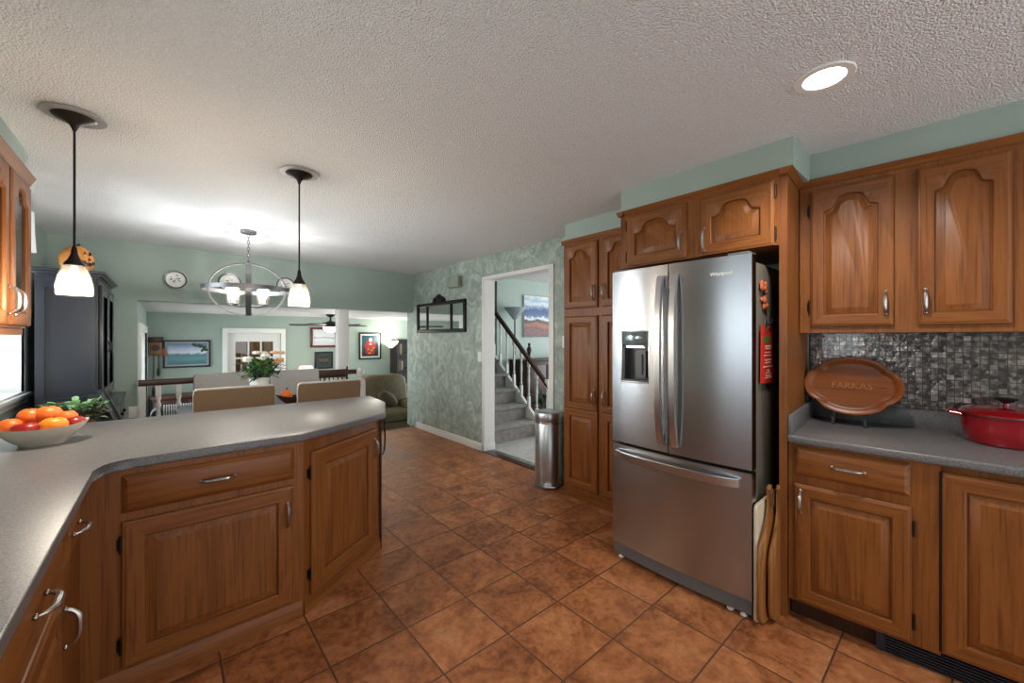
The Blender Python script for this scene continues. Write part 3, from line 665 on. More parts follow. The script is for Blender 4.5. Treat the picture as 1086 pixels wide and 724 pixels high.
# magnets, key hook and red tag on the refrigerator's side (its face at y = .715)
YS = 1.515-(FW-.012)
def magnet(label, x, z, seed):
    random.seed(seed); mb = MB()
    for k in range(9): mb.sphere((x+random.uniform(-.036, .036), YS-.006-random.uniform(0, .006), z+random.uniform(-.026, .026)), (random.uniform(.014, .026), .008, random.uniform(.01, .02)), 8, 6)
    tag(mb.build('fridge_magnet', 'biscuit'), label, 'magnet', 'magnets on the refrigerator side')
magnet('upper terracotta-coloured lumpy magnet on the refrigerator side', 2.365, 1.675, 3)
magnet('lower terracotta-coloured lumpy magnet just above the red tag', 2.375, 1.590, 5)
hk = thing('magnetic_hook', 'small dark hook holding the red tag on the refrigerator side', 'hook', (2.42, YS, 1.49))
MB().box(-.012, .012, -.006, 0, -.02, .015, .002).build('plate', 'nickel', hk); MB().tube([(0, -.006, -.005), (0, -.02, -.012), (.02, -.026, .0), (.035, -.024, .02)], .004, 8).build('prong', 'black_metal', hk)
tg = thing('door_hanger_tag', 'red printed hanging tag with a green band on the refrigerator side', 'tag', (2.42, YS-.012, 0))
RT = Matrix.Rotation(R(4), 4, 'Y')
mb = MB(); mb.prism([(-.115, 1.175), (.125, 1.165), (.085, 1.30), (.07, 1.475), (.028, 1.475), (.022, 1.435), (-.03, 1.435), (-.036, 1.475), (-.105, 1.475)], -.001, .001, 'y'); mb.build('card', 'red_tag', tg)
MB().box(-.075, .05, -.0022, -.001, 1.385, 1.418).build('green_band', 'green_tag', tg)
mb = MB()
for z, a, b in ((1.362, -.045, .05), (1.350, -.04, .045)): mb.box(a, b, -.002, -.001, z, z+.007)
for z, a, b in ((1.29, -.05, .055), (1.275, -.045, .05)): mb.box(a, b, -.002, -.001, z, z+.006)
for z, a, b in ((1.33, -.03, .03), (1.315, -.04, .045), (1.255, -.05, .06), (1.235, -.01, .015), (1.222, -.02, .03), (1.208, -.02, .04), (1.196, -.03, .05)): mb.box(a*1.5, b*1.3, -.002, -.001, z, z+.005)
mb.build('printed_lettering', 'cream_print', tg)

# boards between the refrigerator and its side panel
tag(MB().prism(rrect(2.19, 2.60, .0, .585, .03), .682, .698, 'y', bev=.004).build('cutting_board', 'cream_board'), 'cream cutting board standing on edge beside the refrigerator', 'cutting board')
def peel(name, label, xc, w, y, h, bl, lean, lab2=True):
    o = thing(name, label, 'paddle', (xc, y, 0), 0, 'wooden paddles beside the refrigerator')
    pts = []
    half = [(0, .0), (w*.5*.55, .004), (w*.42, .03), (w*.5, .09), (w*.5, bl-.06), (w*.44, bl), (w*.26, bl+.06), (w*.12, bl+.11), (.018, bl+.16), (.016, h-.05), (.022, h-.02), (.012, h-.002)]
    poly = half+[(-a, b) for a, b in half[::-1] if a > 0]
    MB().prism(poly, -.008, .008, 'y', bev=.003).build('blade', 'peel', o)
    return o
p = peel('wooden_paddle', 'wooden paddle with cord loop standing next to the cream cutting board', 2.315, .33, .664, .665, .38, 0)
mb = MB().torus((0, -.012, .60), .02, .0035, 'y', 24, 6, sy=2.0); mb.build('cord_loop', 'cord', p)
peel('wooden_paddle', 'wooden paddle standing against the oak side panel, without cord', 2.37, .30, .637, .66, .36, 0)

# ------------------------------------------------------------------ things on the right counter
# carved oval tray on an easel
tr = thing('carved_tray', 'scalloped oval wooden tray with carved lettering propped on the counter', 'tray', (*rp(.212, .50), 0), RROT)
TIL = Matrix.Rotation(R(-14), 4, 'X')
def scallop(k, ins, y, n=72):
    pts = []
    for i in range(n):
        a = 2*pi*i/n
        c_, s_ = cos(a), sin(a)
        r = 1+.035*abs(cos(2*a))**.7*(1 if abs(cos(2*a)) > 0 else 0)-.05*math.exp(-((abs(abs(c_)-.78))/.09)**2)
        pts.append(((.205*r-ins)*c_, y, (.158*r-ins)*s_))
    return pts
TM = T(0, 0, 1.143) @ TIL
mb = MB(TM); mb.loops([scallop(0, .02, .010), scallop(0, .002, -.004), scallop(0, 0, -.010), scallop(0, .003, -.014), scallop(0, .022, -.012), scallop(0, .034, -.002), scallop(0, .042, .0)], smooth=True)
dish = mb.build('dish', 'tray', tr, sharp=50)
t_ = text_mesh('FARKAS', .05, .003, 'carved_lettering', 'tray_highlight', tr, (0, 0, 0), (0, 0, 0))
t_.matrix_local = TM @ Matrix.Translation((0, -.0008, .0)) @ Matrix.Rotation(R(90), 4, 'X')
for sx in (-1, 1):
    o = MB(TM @ T(sx*.118, -.0005, 0)).sphere((0, 0, 0), (.012, .002, .004), 12, 6).sphere((sx*.014, 0, 0), (.006, .002, .003), 10, 6).build('carved_flourish', 'tray', tr)
ez = thing('plate_easel', 'black wooden easel under the carved oval tray', 'easel', (*rp(.212, .50), CT), RROT)
for x in (-.075, .06):
    MB().prism([(-.055, 0), (-.055, .012), (-.05, .045), (-.042, .047), (-.036, .022), (-.0, .024), (.06, .30), (.072, .30), (.05, .0), (.02, 0), (.01, .010), (-.03, .010), (-.035, 0)], x-.007, x+.007, 'x').build('leg', 'black_plastic', ez)
MB().box(-.075, .06, .03, .042, .10, .13).build('crossbar', 'black_plastic', ez)
# red dutch oven
dp = thing('dutch_oven', 'oval red enamelled pot with lid and black knob on the right counter', 'pot', (*rp(.755, .49), CT), RROT)
def oval(prof, mb, ax=.95): return mb.lathe([(r*1.02, z*1.1) for r, z in prof], (0, 0, 0), 48, ax, 1.12)
pm = MB(); oval([(.105, 0), (.128, .004), (.136, .02), (.146, .07), (.150, .115), (.153, .120), (.146, .122), (.140, .10), (.13, .02), (.01, .012)], pm); pm.build('body', 'red_enamel', dp)
pm = MB(); oval([(.148, .118), (.154, .121), (.152, .128), (.135, .140), (.09, .149), (.03, .154), (.001, .154)], pm); pm.build('lid', 'red_enamel_lid', dp)
pm = MB(); oval([(.150, .1165), (.1555, .1175), (.1555, .121), (.150, .122)], pm); pm.build('rim', 'black_plastic', dp)
MB().lathe([(.014, .165), (.009, .176), (.010, .186)], (0, 0, 0), 20).build('knob_stem', 'red_enamel', dp)
MB().lathe([(.010, .184), (.018, .189), (.036, .202), (.038, .206), (.032, .209), (.001, .209)], (0, 0, 0), 28).build('knob', 'black_plastic', dp)
for sx in (-1, 1):
    mb = MB(); pts = [(sx*.136, .055, .122), (sx*.172, .045, .128), (sx*.186, .0, .130), (sx*.172, -.045, .128), (sx*.136, -.055, .122)]; mb.tube(pts, .009, 10); mb.build('handle', 'red_enamel', dp)

# ------------------------------------------------------------------ fruit bowl on the peninsula
bw = thing('fruit_bowl', 'cream boat-shaped fruit bowl on the left of the counter', 'bowl', (-.425, 2.785, CT), R(2))
L = []
for r, z in ((.055, 0), (.075, 0), (.078, .006), (.11, .03), (.145, .062), (.158, .078), (.162, .083), (.156, .082), (.138, .064), (.10, .03), (.05, .012), (.004, .01)):
    ring = []
    for i in range(48):
        a = 2*pi*i/48; k = (z/.083)
        ring.append((r*.93*cos(a), r*.74*sin(a), z*(1+.18*k*abs(cos(a))**2.5)))
    L.append(ring)
mb = MB(); mb.loops(L, True, True); mb.build('bowl_body', 'cream', bw, sharp=60)
def fruit(name, label, cat, mat, p, r, g, stem='leaf_dark', rot=0):
    o = thing(name, label, cat, p, rot, g)
    mb = MB(); n = 20
    prof = [(max(.002, sin(pi*k/14)), -cos(pi*k/14)*(1-.10*math.exp(-((abs(cos(pi*k/14))-1)/.08)**2))) for k in range(15)]
    mb.loops([[(a*r[0]*cos(2*pi*i/n), a*r[1]*sin(2*pi*i/n), z*r[2]) for i in range(n)] for a, z in prof], True, True); mb.build('flesh', mat, o, sharp=80)
    MB().tube([(0, 0, r[2]*.86), (.001, 0, r[2]*1.04)], .0028, 6).build('stem', stem, o)
G = 'oranges in the fruit bowl'
Z0 = CT
fruit('orange', 'leftmost orange in the fruit bowl', 'fruit', 'orange_deep', (-.518, 2.79, Z0+.090), (.040, .040, .038), G)
fruit('orange', 'second orange from left, high in the bowl behind the red apple', 'fruit', 'orange_deep', (-.468, 2.835, Z0+.122), (.043, .043, .041), G)
fruit('orange', 'largest orange on top at the centre of the bowl', 'fruit', 'orange_deep', (-.412, 2.83, Z0+.126), (.048, .043, .042), G)
fruit('orange', 'bright orange at the front right of the bowl', 'fruit', 'orange', (-.383, 2.745, Z0+.088), (.047, .042, .036), G)
fruit('orange', 'small orange at the right rear of the bowl', 'fruit', 'orange_deep', (-.352, 2.835, Z0+.104), (.036, .036, .034), G)
fruit('apple', 'dark red apple at the front left of the bowl', 'fruit', 'apple', (-.464, 2.745, Z0+.080), (.050, .040, .030), 'apples in the fruit bowl', 'mahog')
fruit('apple', 'red apple partly hidden at the right end of the bowl', 'fruit', 'apple', (-.322, 2.80, Z0+.082), (.038, .034, .030), 'apples in the fruit bowl', 'mahog')

# ------------------------------------------------------------------ lamps
def pendant(label, x, y):
    o = thing('pendant_lamp', label, 'pendant lamp', (x, y, 0), 0, 'pendant lamps over the peninsula')
    MB().lathe([(.10, ZC-.001), (.108, ZC-.004), (.106, ZC-.008), (.07, ZC-.010)], (0, 0, 0), 36).build('ceiling_ring', 'satin_grey', o)
    MB().lathe([(.072, ZC-.006), (.074, ZC-.012), (.066, ZC-.020), (.03, ZC-.034), (.016, ZC-.046), (.009, ZC-.062), (.006, ZC-.072)], (0, 0, 0), 32).build('canopy', 'bronze', o)
    MB().tube([(0, 0, ZC-.07), (0, 0, 1.80)], .0045, 8).build('rod', 'bronze', o)
    MB().lathe([(.006, 1.825), (.010, 1.812), (.012, 1.79), (.022, 1.765), (.034, 1.747), (.036, 1.738), (.030, 1.736)], (0, 0, 0), 28).build('cap', 'bronze', o)
    sh = MB(); pr = [(.034, 1.740), (.042, 1.725), (.053, 1.69), (.060, 1.65), (.060, 1.62), (.057, 1.600), (.054, 1.600), (.057, 1.62), (.057, 1.65), (.050, 1.69), (.039, 1.724), (.032, 1.738)]
    sh.lathe(pr, (0, 0, 0), 32, caps=False); sh.build('shade', 'seeded', o)
    bl = MB().lathe([(.010, 1.735), (.012, 1.715), (.022, 1.69), (.026, 1.672), (.022, 1.652), (.010, 1.642), (.001, 1.640)], (0, 0, 0), 20); bl.build('bulb', 'bulb', o)
    light('pendant_light', 'POINT', (x, y, 1.585), 17, (1, .88, .72), shadow_soft_size=.03).parent = None
pendant('left bronze pendant lamp with seeded glass shade, in front of the dark hutch', -.311, 2.67)
pendant('right bronze pendant lamp with seeded glass shade, beside the orb chandelier', .618, 2.69)

CX, CY = .593, 4.47
ch = thing('chandelier', 'orb chandelier of dark nickel rings hanging over the dining table', 'chandelier', (CX, CY, 0), R(-7.5))
MB().lathe([(.066, ZC), (.068, ZC-.018), (.062, ZC-.028), (.012, ZC-.032)], (0, 0, 0), 32).build('canopy', 'steel_frame', ch)
mb = MB(); z = ZC-.03; k = 0
while z > 2.125:
    a = (k % 2)
    L = [(.010*cos(2*pi*i/12)*(1-a), .010*cos(2*pi*i/12)*a, z-.018+.020*sin(2*pi*i/12)) for i in range(13)]
    mb.tube(L, .0028, 6, caps=False); z -= .031; k += 1
mb.build('chain', 'steel_frame', ch)
def flat_ring(rx, rz, wide, thick, plane):
    mb = MB(); n = 64; L = []
    for i in range(n+1):
        a = 2*pi*i/n; l = []
        for (dr, w_) in ((-thick, -wide), (thick, -wide), (thick, wide), (-thick, wide)):
            x, z_ = (rx+dr)*cos(a), (rz+dr)*sin(a)
            l.append((x, w_, 1.865+z_) if plane == 'xz' else ((w_, x, 1.865+z_) if plane == 'yz' else (x, (rz+dr)*sin(a), 1.865+w_)))
        L.append(l)
    mb.loops(L, False); return mb
flat_ring(.305, .245, .016, .007, 'xz').build('vertical_ring', 'steel_frame', ch)
flat_ring(.305, .245, .022, .004, 'yz').build('vertical_ring', 'steel_frame', ch)
flat_ring(.355, .355, .018, .004, 'xy').build('horizontal_ring', 'steel_frame', ch)
MB().tube([(0, 0, 2.13), (0, 0, 1.70)], .008, 10).build('stem', 'steel_frame', ch)
for k in range(4):
    a = pi/4+k*pi/2; x, y = .165*cos(a), .165*sin(a)
    arm = MB().tube([(0, 0, 1.715), (x*.6, y*.6, 1.705), (x, y, 1.715)], .008, 8).lathe([(.04, 1.715), (.042, 1.722), (.02, 1.73)], (x, y, 0), 20).build('arm', 'steel_frame', ch)
    MB().lathe([(.048, 1.728), (.05, 1.73), (.05, 1.86), (.047, 1.86), (.047, 1.732)], (x, y, 0), 24, caps=False).build('glass_cylinder', 'seeded', arm)
    MB().lathe([(.012, 1.73), (.014, 1.76), (.028, 1.79), (.030, 1.81), (.02, 1.835), (.001, 1.842)], (x, y, 0), 16).build('bulb', 'bulb', arm)
    M4 = Matrix.Rotation(R(-7.5), 4, 'Z') @ Vector((x, y, 1.885))
    light('chandelier_light', 'POINT', (CX+M4.x, CY+M4.y, 1.853), 6.5, (1, .97, .93), shadow_soft_size=.01)
rl = thing('recessed_light', 'round recessed ceiling light with white trim above the refrigerator', 'ceiling light', (1.93, .368, ZC))
MB().lathe([(.066, -.002), (.070, -.006), (.094, -.006), (.098, -.001)], (0, 0, 0), 40, caps=False).build('trim_ring', 'white_plastic', rl)
MB().lathe([(.067, -.0045), (.001, -.0045)], (0, 0, 0), 32, caps=False).build('diffuser', 'led', rl)
light('recessed_spot', 'SPOT', (1.93, .368, ZC-.03), 40, (1, .95, .88), (0, 0, 0), spot_size=R(150), spot_blend=.6, shadow_soft_size=.06)

# ------------------------------------------------------------------ on the hall wall
mr = thing('wall_mirror', 'wide three-panel mirror in a dark carved frame on the sponged green wall', 'mirror', (XR, 5.66, 0), RN)
LWm = 1.33
mb = MB(); fz0, fz1 = 1.485, 1.925
mb.box(0, LWm, -.03, 0, fz0, fz0+.05, .006); mb.box(0, LWm, -.03, 0, fz1-.05, fz1, .006); mb.box(0, .05, -.0301, 0, fz0, fz1, .006); mb.box(LWm-.05, LWm, -.0301, 0, fz0, fz1, .006)
for x in (.30, .96): mb.box(x, x+.035, -.027, 0, fz0+.04, fz1-.04, .004)
mb.build('frame', 'black_metal', mr); MB().box(.04, LWm-.04, -.012, -.004, fz0+.04, fz1-.04).build('mirror_glass', 'mirror', mr)
mb = MB().prism([(.46, fz1-.006), (.84, fz1-.006), (.80, fz1+.05), (.74, fz1+.075), (.65, fz1+.115), (.56, fz1+.075), (.50, fz1+.05)], -.028, -.004, 'y', bev=.006)
for sx in (-1, 1): mb.torus((.65+sx*.1, -.03, fz1+.03), .03, .009, 'y', 18, 6)
mb.sphere((.65, -.03, fz1+.05), (.035, .014, .03), 12, 8); mb.build('crest', 'black_metal', mr)
db = thing('door_chime_box', 'small square sage-painted chime box high on the sponged wall', 'door chime', (XR, 4.68, 0), RN)
MB().box(0, .25, -.075, 0, 2.09, 2.24, .006).build('cover', plain('sage_plastic', srgb(140, 152, 136), .5), db)
mb = MB()
for k in range(5): mb.box(.251, .2525, -.06, -.012, 2.115+k*.022, 2.122+k*.022)
mb.build('side_slots', 'grey_plastic', db)
def switch(label, x, y, z, rot, w=.075):
    o = thing('light_switch', label, 'light switch', (x, y, z), rot, 'white wall switches')
    MB().box(-w/2, w/2, -.006, 0, -.06, .06, .003).build('plate', 'white_plastic', o); MB().box(-.006, .006, -.016, -.005, -.012, .014, .002).build('toggle', 'white_plastic', o)
switch('white light switch left of the stair doorway', XR, 4.04, 1.17, RN)
switch('white light switch beside the tall pantry, right of the doorway', XR, 2.62, 1.37, RN)
switch('white switch plate on the end wall by the railing at left', XO-.03, YB-.0, .62, 0)

# ------------------------------------------------------------------ trash can
tc_ = thing('trash_can', 'round stainless steel pedal trash can beside the pantry', 'trash can', (2.79, 2.665, 0), R(-42))
MB().lathe([(.128, .02), (.130, .03), (.130, .60), (.128, .603)], (0, 0, 0), 48).build('body', 'steel_v', tc_)
MB().lathe([(.137, 0), (.139, .01), (.134, .028), (.129, .032)], (0, 0, 0), 40).build('base_ring', 'grey_plastic', tc_)
MB().lathe([(.129, .600), (.136, .603), (.136, .612), (.13, .615)], (0, 0, 0), 48).build('collar', 'chrome', tc_)
MB().lathe([(.132, .614), (.134, .618), (.134, .688), (.128, .700), (.11, .708), (.06, .713), (.001, .714)], (0, 0, 0), 48).build('lid', 'steel_v', tc_)
MB().prism([(-.06, -.10), (.06, -.10), (.065, -.145), (.045, -.172), (-.045, -.172), (-.065, -.145)], .012, .034, bev=.006).build('pedal', 'chrome', tc_)

# ------------------------------------------------------------------ stairs beyond the doorway
st = thing('staircase', 'grey carpeted staircase with white balusters seen through the doorway', 'staircase', (0, 0, 0))
SX0, SX1, SY, RI, RU = 3.17, 4.06, 4.12, .212, .232
for k in range(8):
    z1 = RI*(k+1); y = SY+RU*k
    if y > 5.75: break
    mb = MB(); y1 = min(5.92, y+RU+.06)
    mb.box(SX0, SX1, y, y1, RI*k if k else -.004, z1-.035)
    xe = SX1+(.03 if k else .06)
    mb.prism([(y-.03, z1-.045), (y-.042, z1-.030), (y-.042, z1-.015), (y-.03, z1-.002), (y-.01, z1), (y1, z1), (y1, z1-.045)], SX0, xe, 'x')
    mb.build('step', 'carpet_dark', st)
sl = RI/RU
mb = MB().prism([(SY-.12, -.003), (SY+1.75, -.003), (SY+1.75, 1.75*sl+.20), (SY+.02, .24), (SY-.12, .12)], SX1+.005, SX1+.055, 'x'); mb.build('stringer', 'white_trim', st)
def turned(prof_, x, y, z0, h, seg=12, sq=.02):
    mb = MB(); mb.box(x-sq, x+sq, y-sq, y+sq, z0, z0+h*.22); mb.box(x-sq, x+sq, y-sq, y+sq, z0+h*.86, z0+h)
    pr = [(sq*.9, .22), (sq*.55, .24), (sq*1.05, .27), (sq*.6, .30), (sq*.75, .45), (sq*.95, .58), (sq*.6, .72), (sq*1.0, .76), (sq*.6, .80), (sq*.95, .845), (sq*.9, .86)]
    mb.lathe([(r, z0+h*t) for r, t in pr], (x, y, 0), seg); return mb
for k in range(9):
    y = SY+.02+k*.168; z0 = .24+(y-SY)*sl; turned(None, SX1+.03, y, z0-.03, .70, 10, .019).build('baluster', 'white_trim', st)
mb = MB(); mb.loops([[(SX1+.03+a, y, .89+(y-SY)*sl+b) for a, b in ((-.03, 0), (.03, 0), (.034, .04), (.022, .065), (-.022, .065), (-.034, .04))] for y in (SY-.22, 5.6)]); mb.build('handrail', 'walnut', st)
turned(None, SX1+.03, SY-.2, 0, .82, 12, .03).build('newel_post', 'white_trim', st)

# living room through the doorway
pc = thing('landscape_canvas', 'large colourful landscape canvas of lake, hills and autumn trees beyond the stairs', 'picture', (4.74, 5.15, 1.42), 0)
MB().box(0, .75, -.035, 0, 0, .74, .003).build('canvas', 'tv_frame', pc)
MB().box(.004, .746, -.038, -.034, .004, .736).build('picture_face', m_paint('autumn_lake_picture', [(.0, srgb(20, 12, 10)), (.14, srgb(120, 36, 14)), (.2, srgb(18, 14, 10)), (.29, srgb(170, 78, 14)), (.35, srgb(14, 14, 12)), (.41, srgb(40, 36, 30)), (.44, srgb(226, 224, 216)), (.48, srgb(196, 206, 216)), (.52, srgb(64, 96, 140)), (.66, srgb(44, 76, 124)), (.74, srgb(150, 176, 206)), (.8, srgb(226, 226, 224)), (.9, srgb(150, 188, 214)), (1, srgb(232, 228, 222))], 6, 1.2, nmix=.34), pc)
fl = thing('floor_lamp', 'torchiere floor lamp with glass bowl shade beyond the stair rail', 'floor lamp', (4.36, 4.93, 0))
MB().lathe([(.13, 0), (.13, .015), (.03, .03), (.012, .05)], (0, 0, 0), 24).build('base', 'bronze', fl); MB().tube([(0, 0, .04), (0, 0, 1.72)], .012, 10).build('pole', 'bronze', fl)
MB().lathe([(.03, 1.71), (.05, 1.735), (.18, 1.90), (.185, 1.91), (.175, 1.905), (.045, 1.745)], (0, 0, 0), 24, caps=False).build('shade', plain('grey_glass_shade', srgb(190, 208, 210), .15, 0, .15, 30, Transmission_Weight=.4), fl)
ds = thing('sideboard', 'dark brown sideboard behind the stair balusters', 'sideboard', (4.42, 4.86, 0))
MB().box(.0, 1.3, -.16, .27, .08, 1.02, .006).build('body', 'mahog', ds)
MB().box(-.02, 1.32, -.18, .28, 1.02, 1.05, .006).build('top', 'walnut', ds)
for k in range(3):
    d_ = MB().box(.03+k*.42, .43+k*.42, -.178, -.16, .14, .96, .006).build('door', 'mahog', ds); MB().sphere((.40+k*.42, -.185, .6), .012, 10, 8).build('knob', 'nickel', d_)
for x in (.02, 1.23): MB().box(x, x+.05, -.15, .25, 0, .08).build('leg', 'mahog', ds)
vs = thing('figurine', 'dark slender figurine standing on the sideboard beyond the rail', 'figurine', (4.62, 4.86, 1.05))
MB().lathe([(.05, 0), (.05, .02), (.018, .04), (.03, .10), (.045, .16), (.03, .20), (.014, .22)], (0, 0, 0), 14).build('body', 'mahog', vs); MB().sphere((0, 0, .245), (.024, .024, .03), 12, 8).build('head', 'mahog', vs)
def leaf(mb, p, d, l, w, droop=.4, up=Vector((0, 0, 1))):
    d = Vector(d).normalized(); s_ = d.cross(up); s_ = s_.normalized() if s_.length > 1e-3 else Vector((1, 0, 0)); p = Vector(p); n_ = 5; A = []; B = []; C_ = []
    for i in range(n_+1):
        t = i/n_; q = p+d*l*t-up*droop*l*t*t; ww = w*sin(pi*min(.97, max(.03, t**.8)))
        A.append(mb.bm.verts.new(q-s_*ww+up*ww*.25)); B.append(mb.bm.verts.new(q)); C_.append(mb.bm.verts.new(q+s_*ww+up*ww*.25))
    for i in range(n_): mb.f([A[i], B[i], B[i+1], A[i+1]], True); mb.f([B[i], C_[i], C_[i+1], B[i+1]], True)
def foliage(n, rad, h, l, w, seed, droop=.4):
    random.seed(seed); mb = MB()
    for k in range(n):
        a = random.uniform(0, 2*pi); e = random.uniform(.1, 1.2); r = rad*random.uniform(.1, .8)
        leaf(mb, (r*cos(a), r*sin(a), h*random.uniform(.2, .9)), (cos(a)*cos(e), sin(a)*cos(e), sin(e)), l*random.uniform(.6, 1.1), w*random.uniform(.7, 1.1), droop)
    return mb
def pot_plant(name, label, loc, pot_h, pot_r, fol, mats, potmat='terracotta', par=None):
    o = thing(name, label, 'plant', loc)
    MB().lathe([(pot_r*.7, 0), (pot_r, pot_h*.95), (pot_r*1.06, pot_h*.95), (pot_r*1.06, pot_h), (pot_r*.9, pot_h), (pot_r*.85, pot_h*.9), (.002, pot_h*.88)], (0, 0, 0), 24).build('pot', potmat, o)
    for i, (args, m_) in enumerate(zip(fol, mats)):
        f_ = foliage(*args).build('leaves', m_, o, (0, 0, pot_h*.9), merge=False)
    return o
pot_plant('potted_plant', 'dark leafy plant on the floor behind the stair balusters', (4.52, 4.40, 0), .2, .12, [(70, .18, .38, .16, .035, 11)], ['leaf_dark'])

# ------------------------------------------------------------------ railing at the step to the family room
rg = thing('railing', 'white balustrade with dark handrail along the step to the family room', 'railing', (0, 5.75, 0))
mb = MB(); mb.loops([[(x, a, .90+b) for a, b in ((-.03, 0), (.03, 0), (.036, .03), (.026, .062), (-.026, .062), (-.036, .03))] for x in (-.215, 2.05)]); mb.build('handrail', 'walnut', rg)
for k in range(12):
    turned(None, -.055+k*.168, 0, .0, .90, 12, .024).build('baluster', 'white_trim', rg)
mb = MB().box(2.05, 2.17, -.06, .06, 0, .80, .006).box(2.06, 2.16, -.05, .05, .80, .82, .004).lathe([(.05, .82), (.03, .84), (.045, .86), (.062, .90), (.06, .935), (.042, .965), (.018, .985), (.006, 1.005)], (2.11, 0, 0), 24); mb.build('newel_post', 'white_trim', rg)
MB().box(-.20, -.155, -.02, .02, .0, .9).build('end_post', 'white_trim', rg)

# ------------------------------------------------------------------ dining area
tb = thing('dining_table', 'grey-topped dining table behind the peninsula, mostly hidden by tan chairs', 'table', (.80, 4.50, 0))
MB().box(-.72, .72, -.45, .45, .73, .76, .006).build('tabletop', 'table', tb)
MB().box(-.64, .64, -.37, .37, .65, .73).build('apron', 'mahog', tb)
for sx in (-1, 1):
    for sy in (-1, 1): MB().box(sx*.62-.035, sx*.62+.035, sy*.36-.035, sy*.36+.035, 0, .65, .005).build('leg', 'mahog', tb)
def up_chair(label, x, y, rz, first=[]):
    if first: o = copy_tree(first[0]); o.location = (x, y, 0); o.rotation_euler = (0, 0, rz); o['label'] = label; return o
    o = thing('dining_chair', label, 'chair', (x, y, 0), rz, 'upholstered dining chairs')
    # faces +y; back towards -y
    mb = MB(T(0, -.22, 0)); L = []
    for z, y_, w in ((.40, .0, .24), (.60, -.015, .25), (.80, -.03, .257), (.97, -.045, .262), (1.015, -.05, .258), (1.03, -.052, .245)):
        L.append([(a*w, y_+b, z) for a, b in ((-1, -.0), (-.97, -.026), (-.6, -.034), (0, -.036), (.6, -.034), (.97, -.026), (1, 0), (1, .02), (.97, .034), (0, .036), (-.97, .034), (-1, .02))])
    mb.loops(L, True, True); mb.build('backrest', 'grey_fabric', o, sharp=50)
    mb = MB(T(0, -.22, 0)); L = []
    for z, y_, w in ((.41, .0, .215), (.60, -.015, .24), (.80, -.03, .25), (.98, -.045, .254), (1.02, -.050, .247)):
        L.append([(a*w*1.03, y_+b, z) for a, b in ((-1, -.028), (-.6, -.037), (0, -.040), (.6, -.037), (1, -.028), (.6, -.02), (-.6, -.02))])
    mb.loops(L, True, True); mb.build('rear_panel', 'tan_fabric', o, sharp=50)
    MB().box(-.24, .24, -.24, .25, .40, .49, .03, 3).build('seat', 'grey_fabric', o)
    for sx in (-1, 1):
        for sy in (-1, 1): MB().tube([(sx*.21, sy*.21, .41), (sx*.22, sy*.23, 0)], [.022, .014], 10).build('leg', 'mahog', o)
    first.append(o); return o
up_chair('tan-backed upholstered dining chair at left, its back to the peninsula', .415, 4.02, 0)
up_chair('tan-backed upholstered dining chair at right, its back to the peninsula', 1.10, 3.98, 0)
up_chair('grey upholstered chair across the table behind the left tan chair', .48, 5.02, pi)
up_chair('grey upholstered chair across the table, right of the flower vase', 1.17, 5.02, pi)
# bouquet and table things
vz = thing('flower_vase', 'white vase of lush greenery and pale flowers on the dining table', 'vase', (.685, 4.50, .76))
MB().lathe([(.04, 0), (.05, .02), (.06, .10), (.085, .24), (.09, .26), (.082, .26), (.055, .1), (.002, .03)], (0, 0, 0), 24).build('vase_body', 'white_plastic', vz)
foliage(120, .17, .22, .12, .022, 21, .3).build('leaves', 'leaf', vz, (0, 0, .22), merge=False)
foliage(60, .17, .2, .13, .02, 22, .5).build('leaves', 'leaf_dark', vz, (.05, 0, .22), merge=False)
random.seed(4)
for k in range(9):
    mb = MB(); x, y, z = random.uniform(-.14, .06), random.uniform(-.12, .1), random.uniform(.42, .52)
    for j in range(6): a = j*pi/3; mb.sphere((x+.02*cos(a), y+.02*sin(a), z), (.022, .022, .018), 8, 5)
    mb.sphere((x, y, z+.004), (.012, .012, .012), 8, 5).build('white_flower', 'petal', vz)
for k in range(6):
    mb = MB(); x, y, z = random.uniform(.02, .2), random.uniform(-.12, .1), random.uniform(.38, .52)
    for j in range(5): a = j*pi/2.5; mb.sphere((x+.018*cos(a), y+.018*sin(a), z), (.02, .02, .016), 8, 5)
    mb.sphere((x, y, z+.004), (.012, .012, .012), 8, 5).build('peach_flower', 'petal_peach', vz)
for i, (x, y) in enumerate(((.60, 4.36), (.70, 4.34))):
    o = thing('candle_holder', ('left' if i == 0 else 'right')+' glass candle holder in front of the flower vase', 'candle holder', (x, y, .76), 0, 'candle holders on the dining table')
    MB().lathe([(.03, 0), (.03, .008), (.008, .02), (.008, .12), (.03, .14), (.045, .17), (.043, .17), (.02, .14)], (0, 0, 0), 18).build('stem', 'chrome', o)
    MB().lathe([(.02, .15), (.02, .2), (.002, .2)], (0, 0, 0), 14).build('candle', 'petal', o)
bt = thing('wooden_boat_bowl', 'dark wooden boat-shaped bowl with orange gourd on the dining table', 'bowl', (1.02, 4.42, .76), R(8))
L = []
for r, z in ((.05, 0), (.08, .004), (.11, .04), (.13, .07), (.122, .07), (.09, .03), (.01, .015)): L.append([(r*1.7*cos(2*pi*i/32), r*.8*sin(2*pi*i/32), z+.03*(z/.07)*abs(cos(2*pi*i/32))**3) for i in range(32)])
MB().loops(L, True, True).build('bowl_body', 'mahog', bt)
gd = thing('gourd', 'small bright orange pumpkin standing in the dark wooden bowl', 'pumpkin', (.90, 4.41, .785))
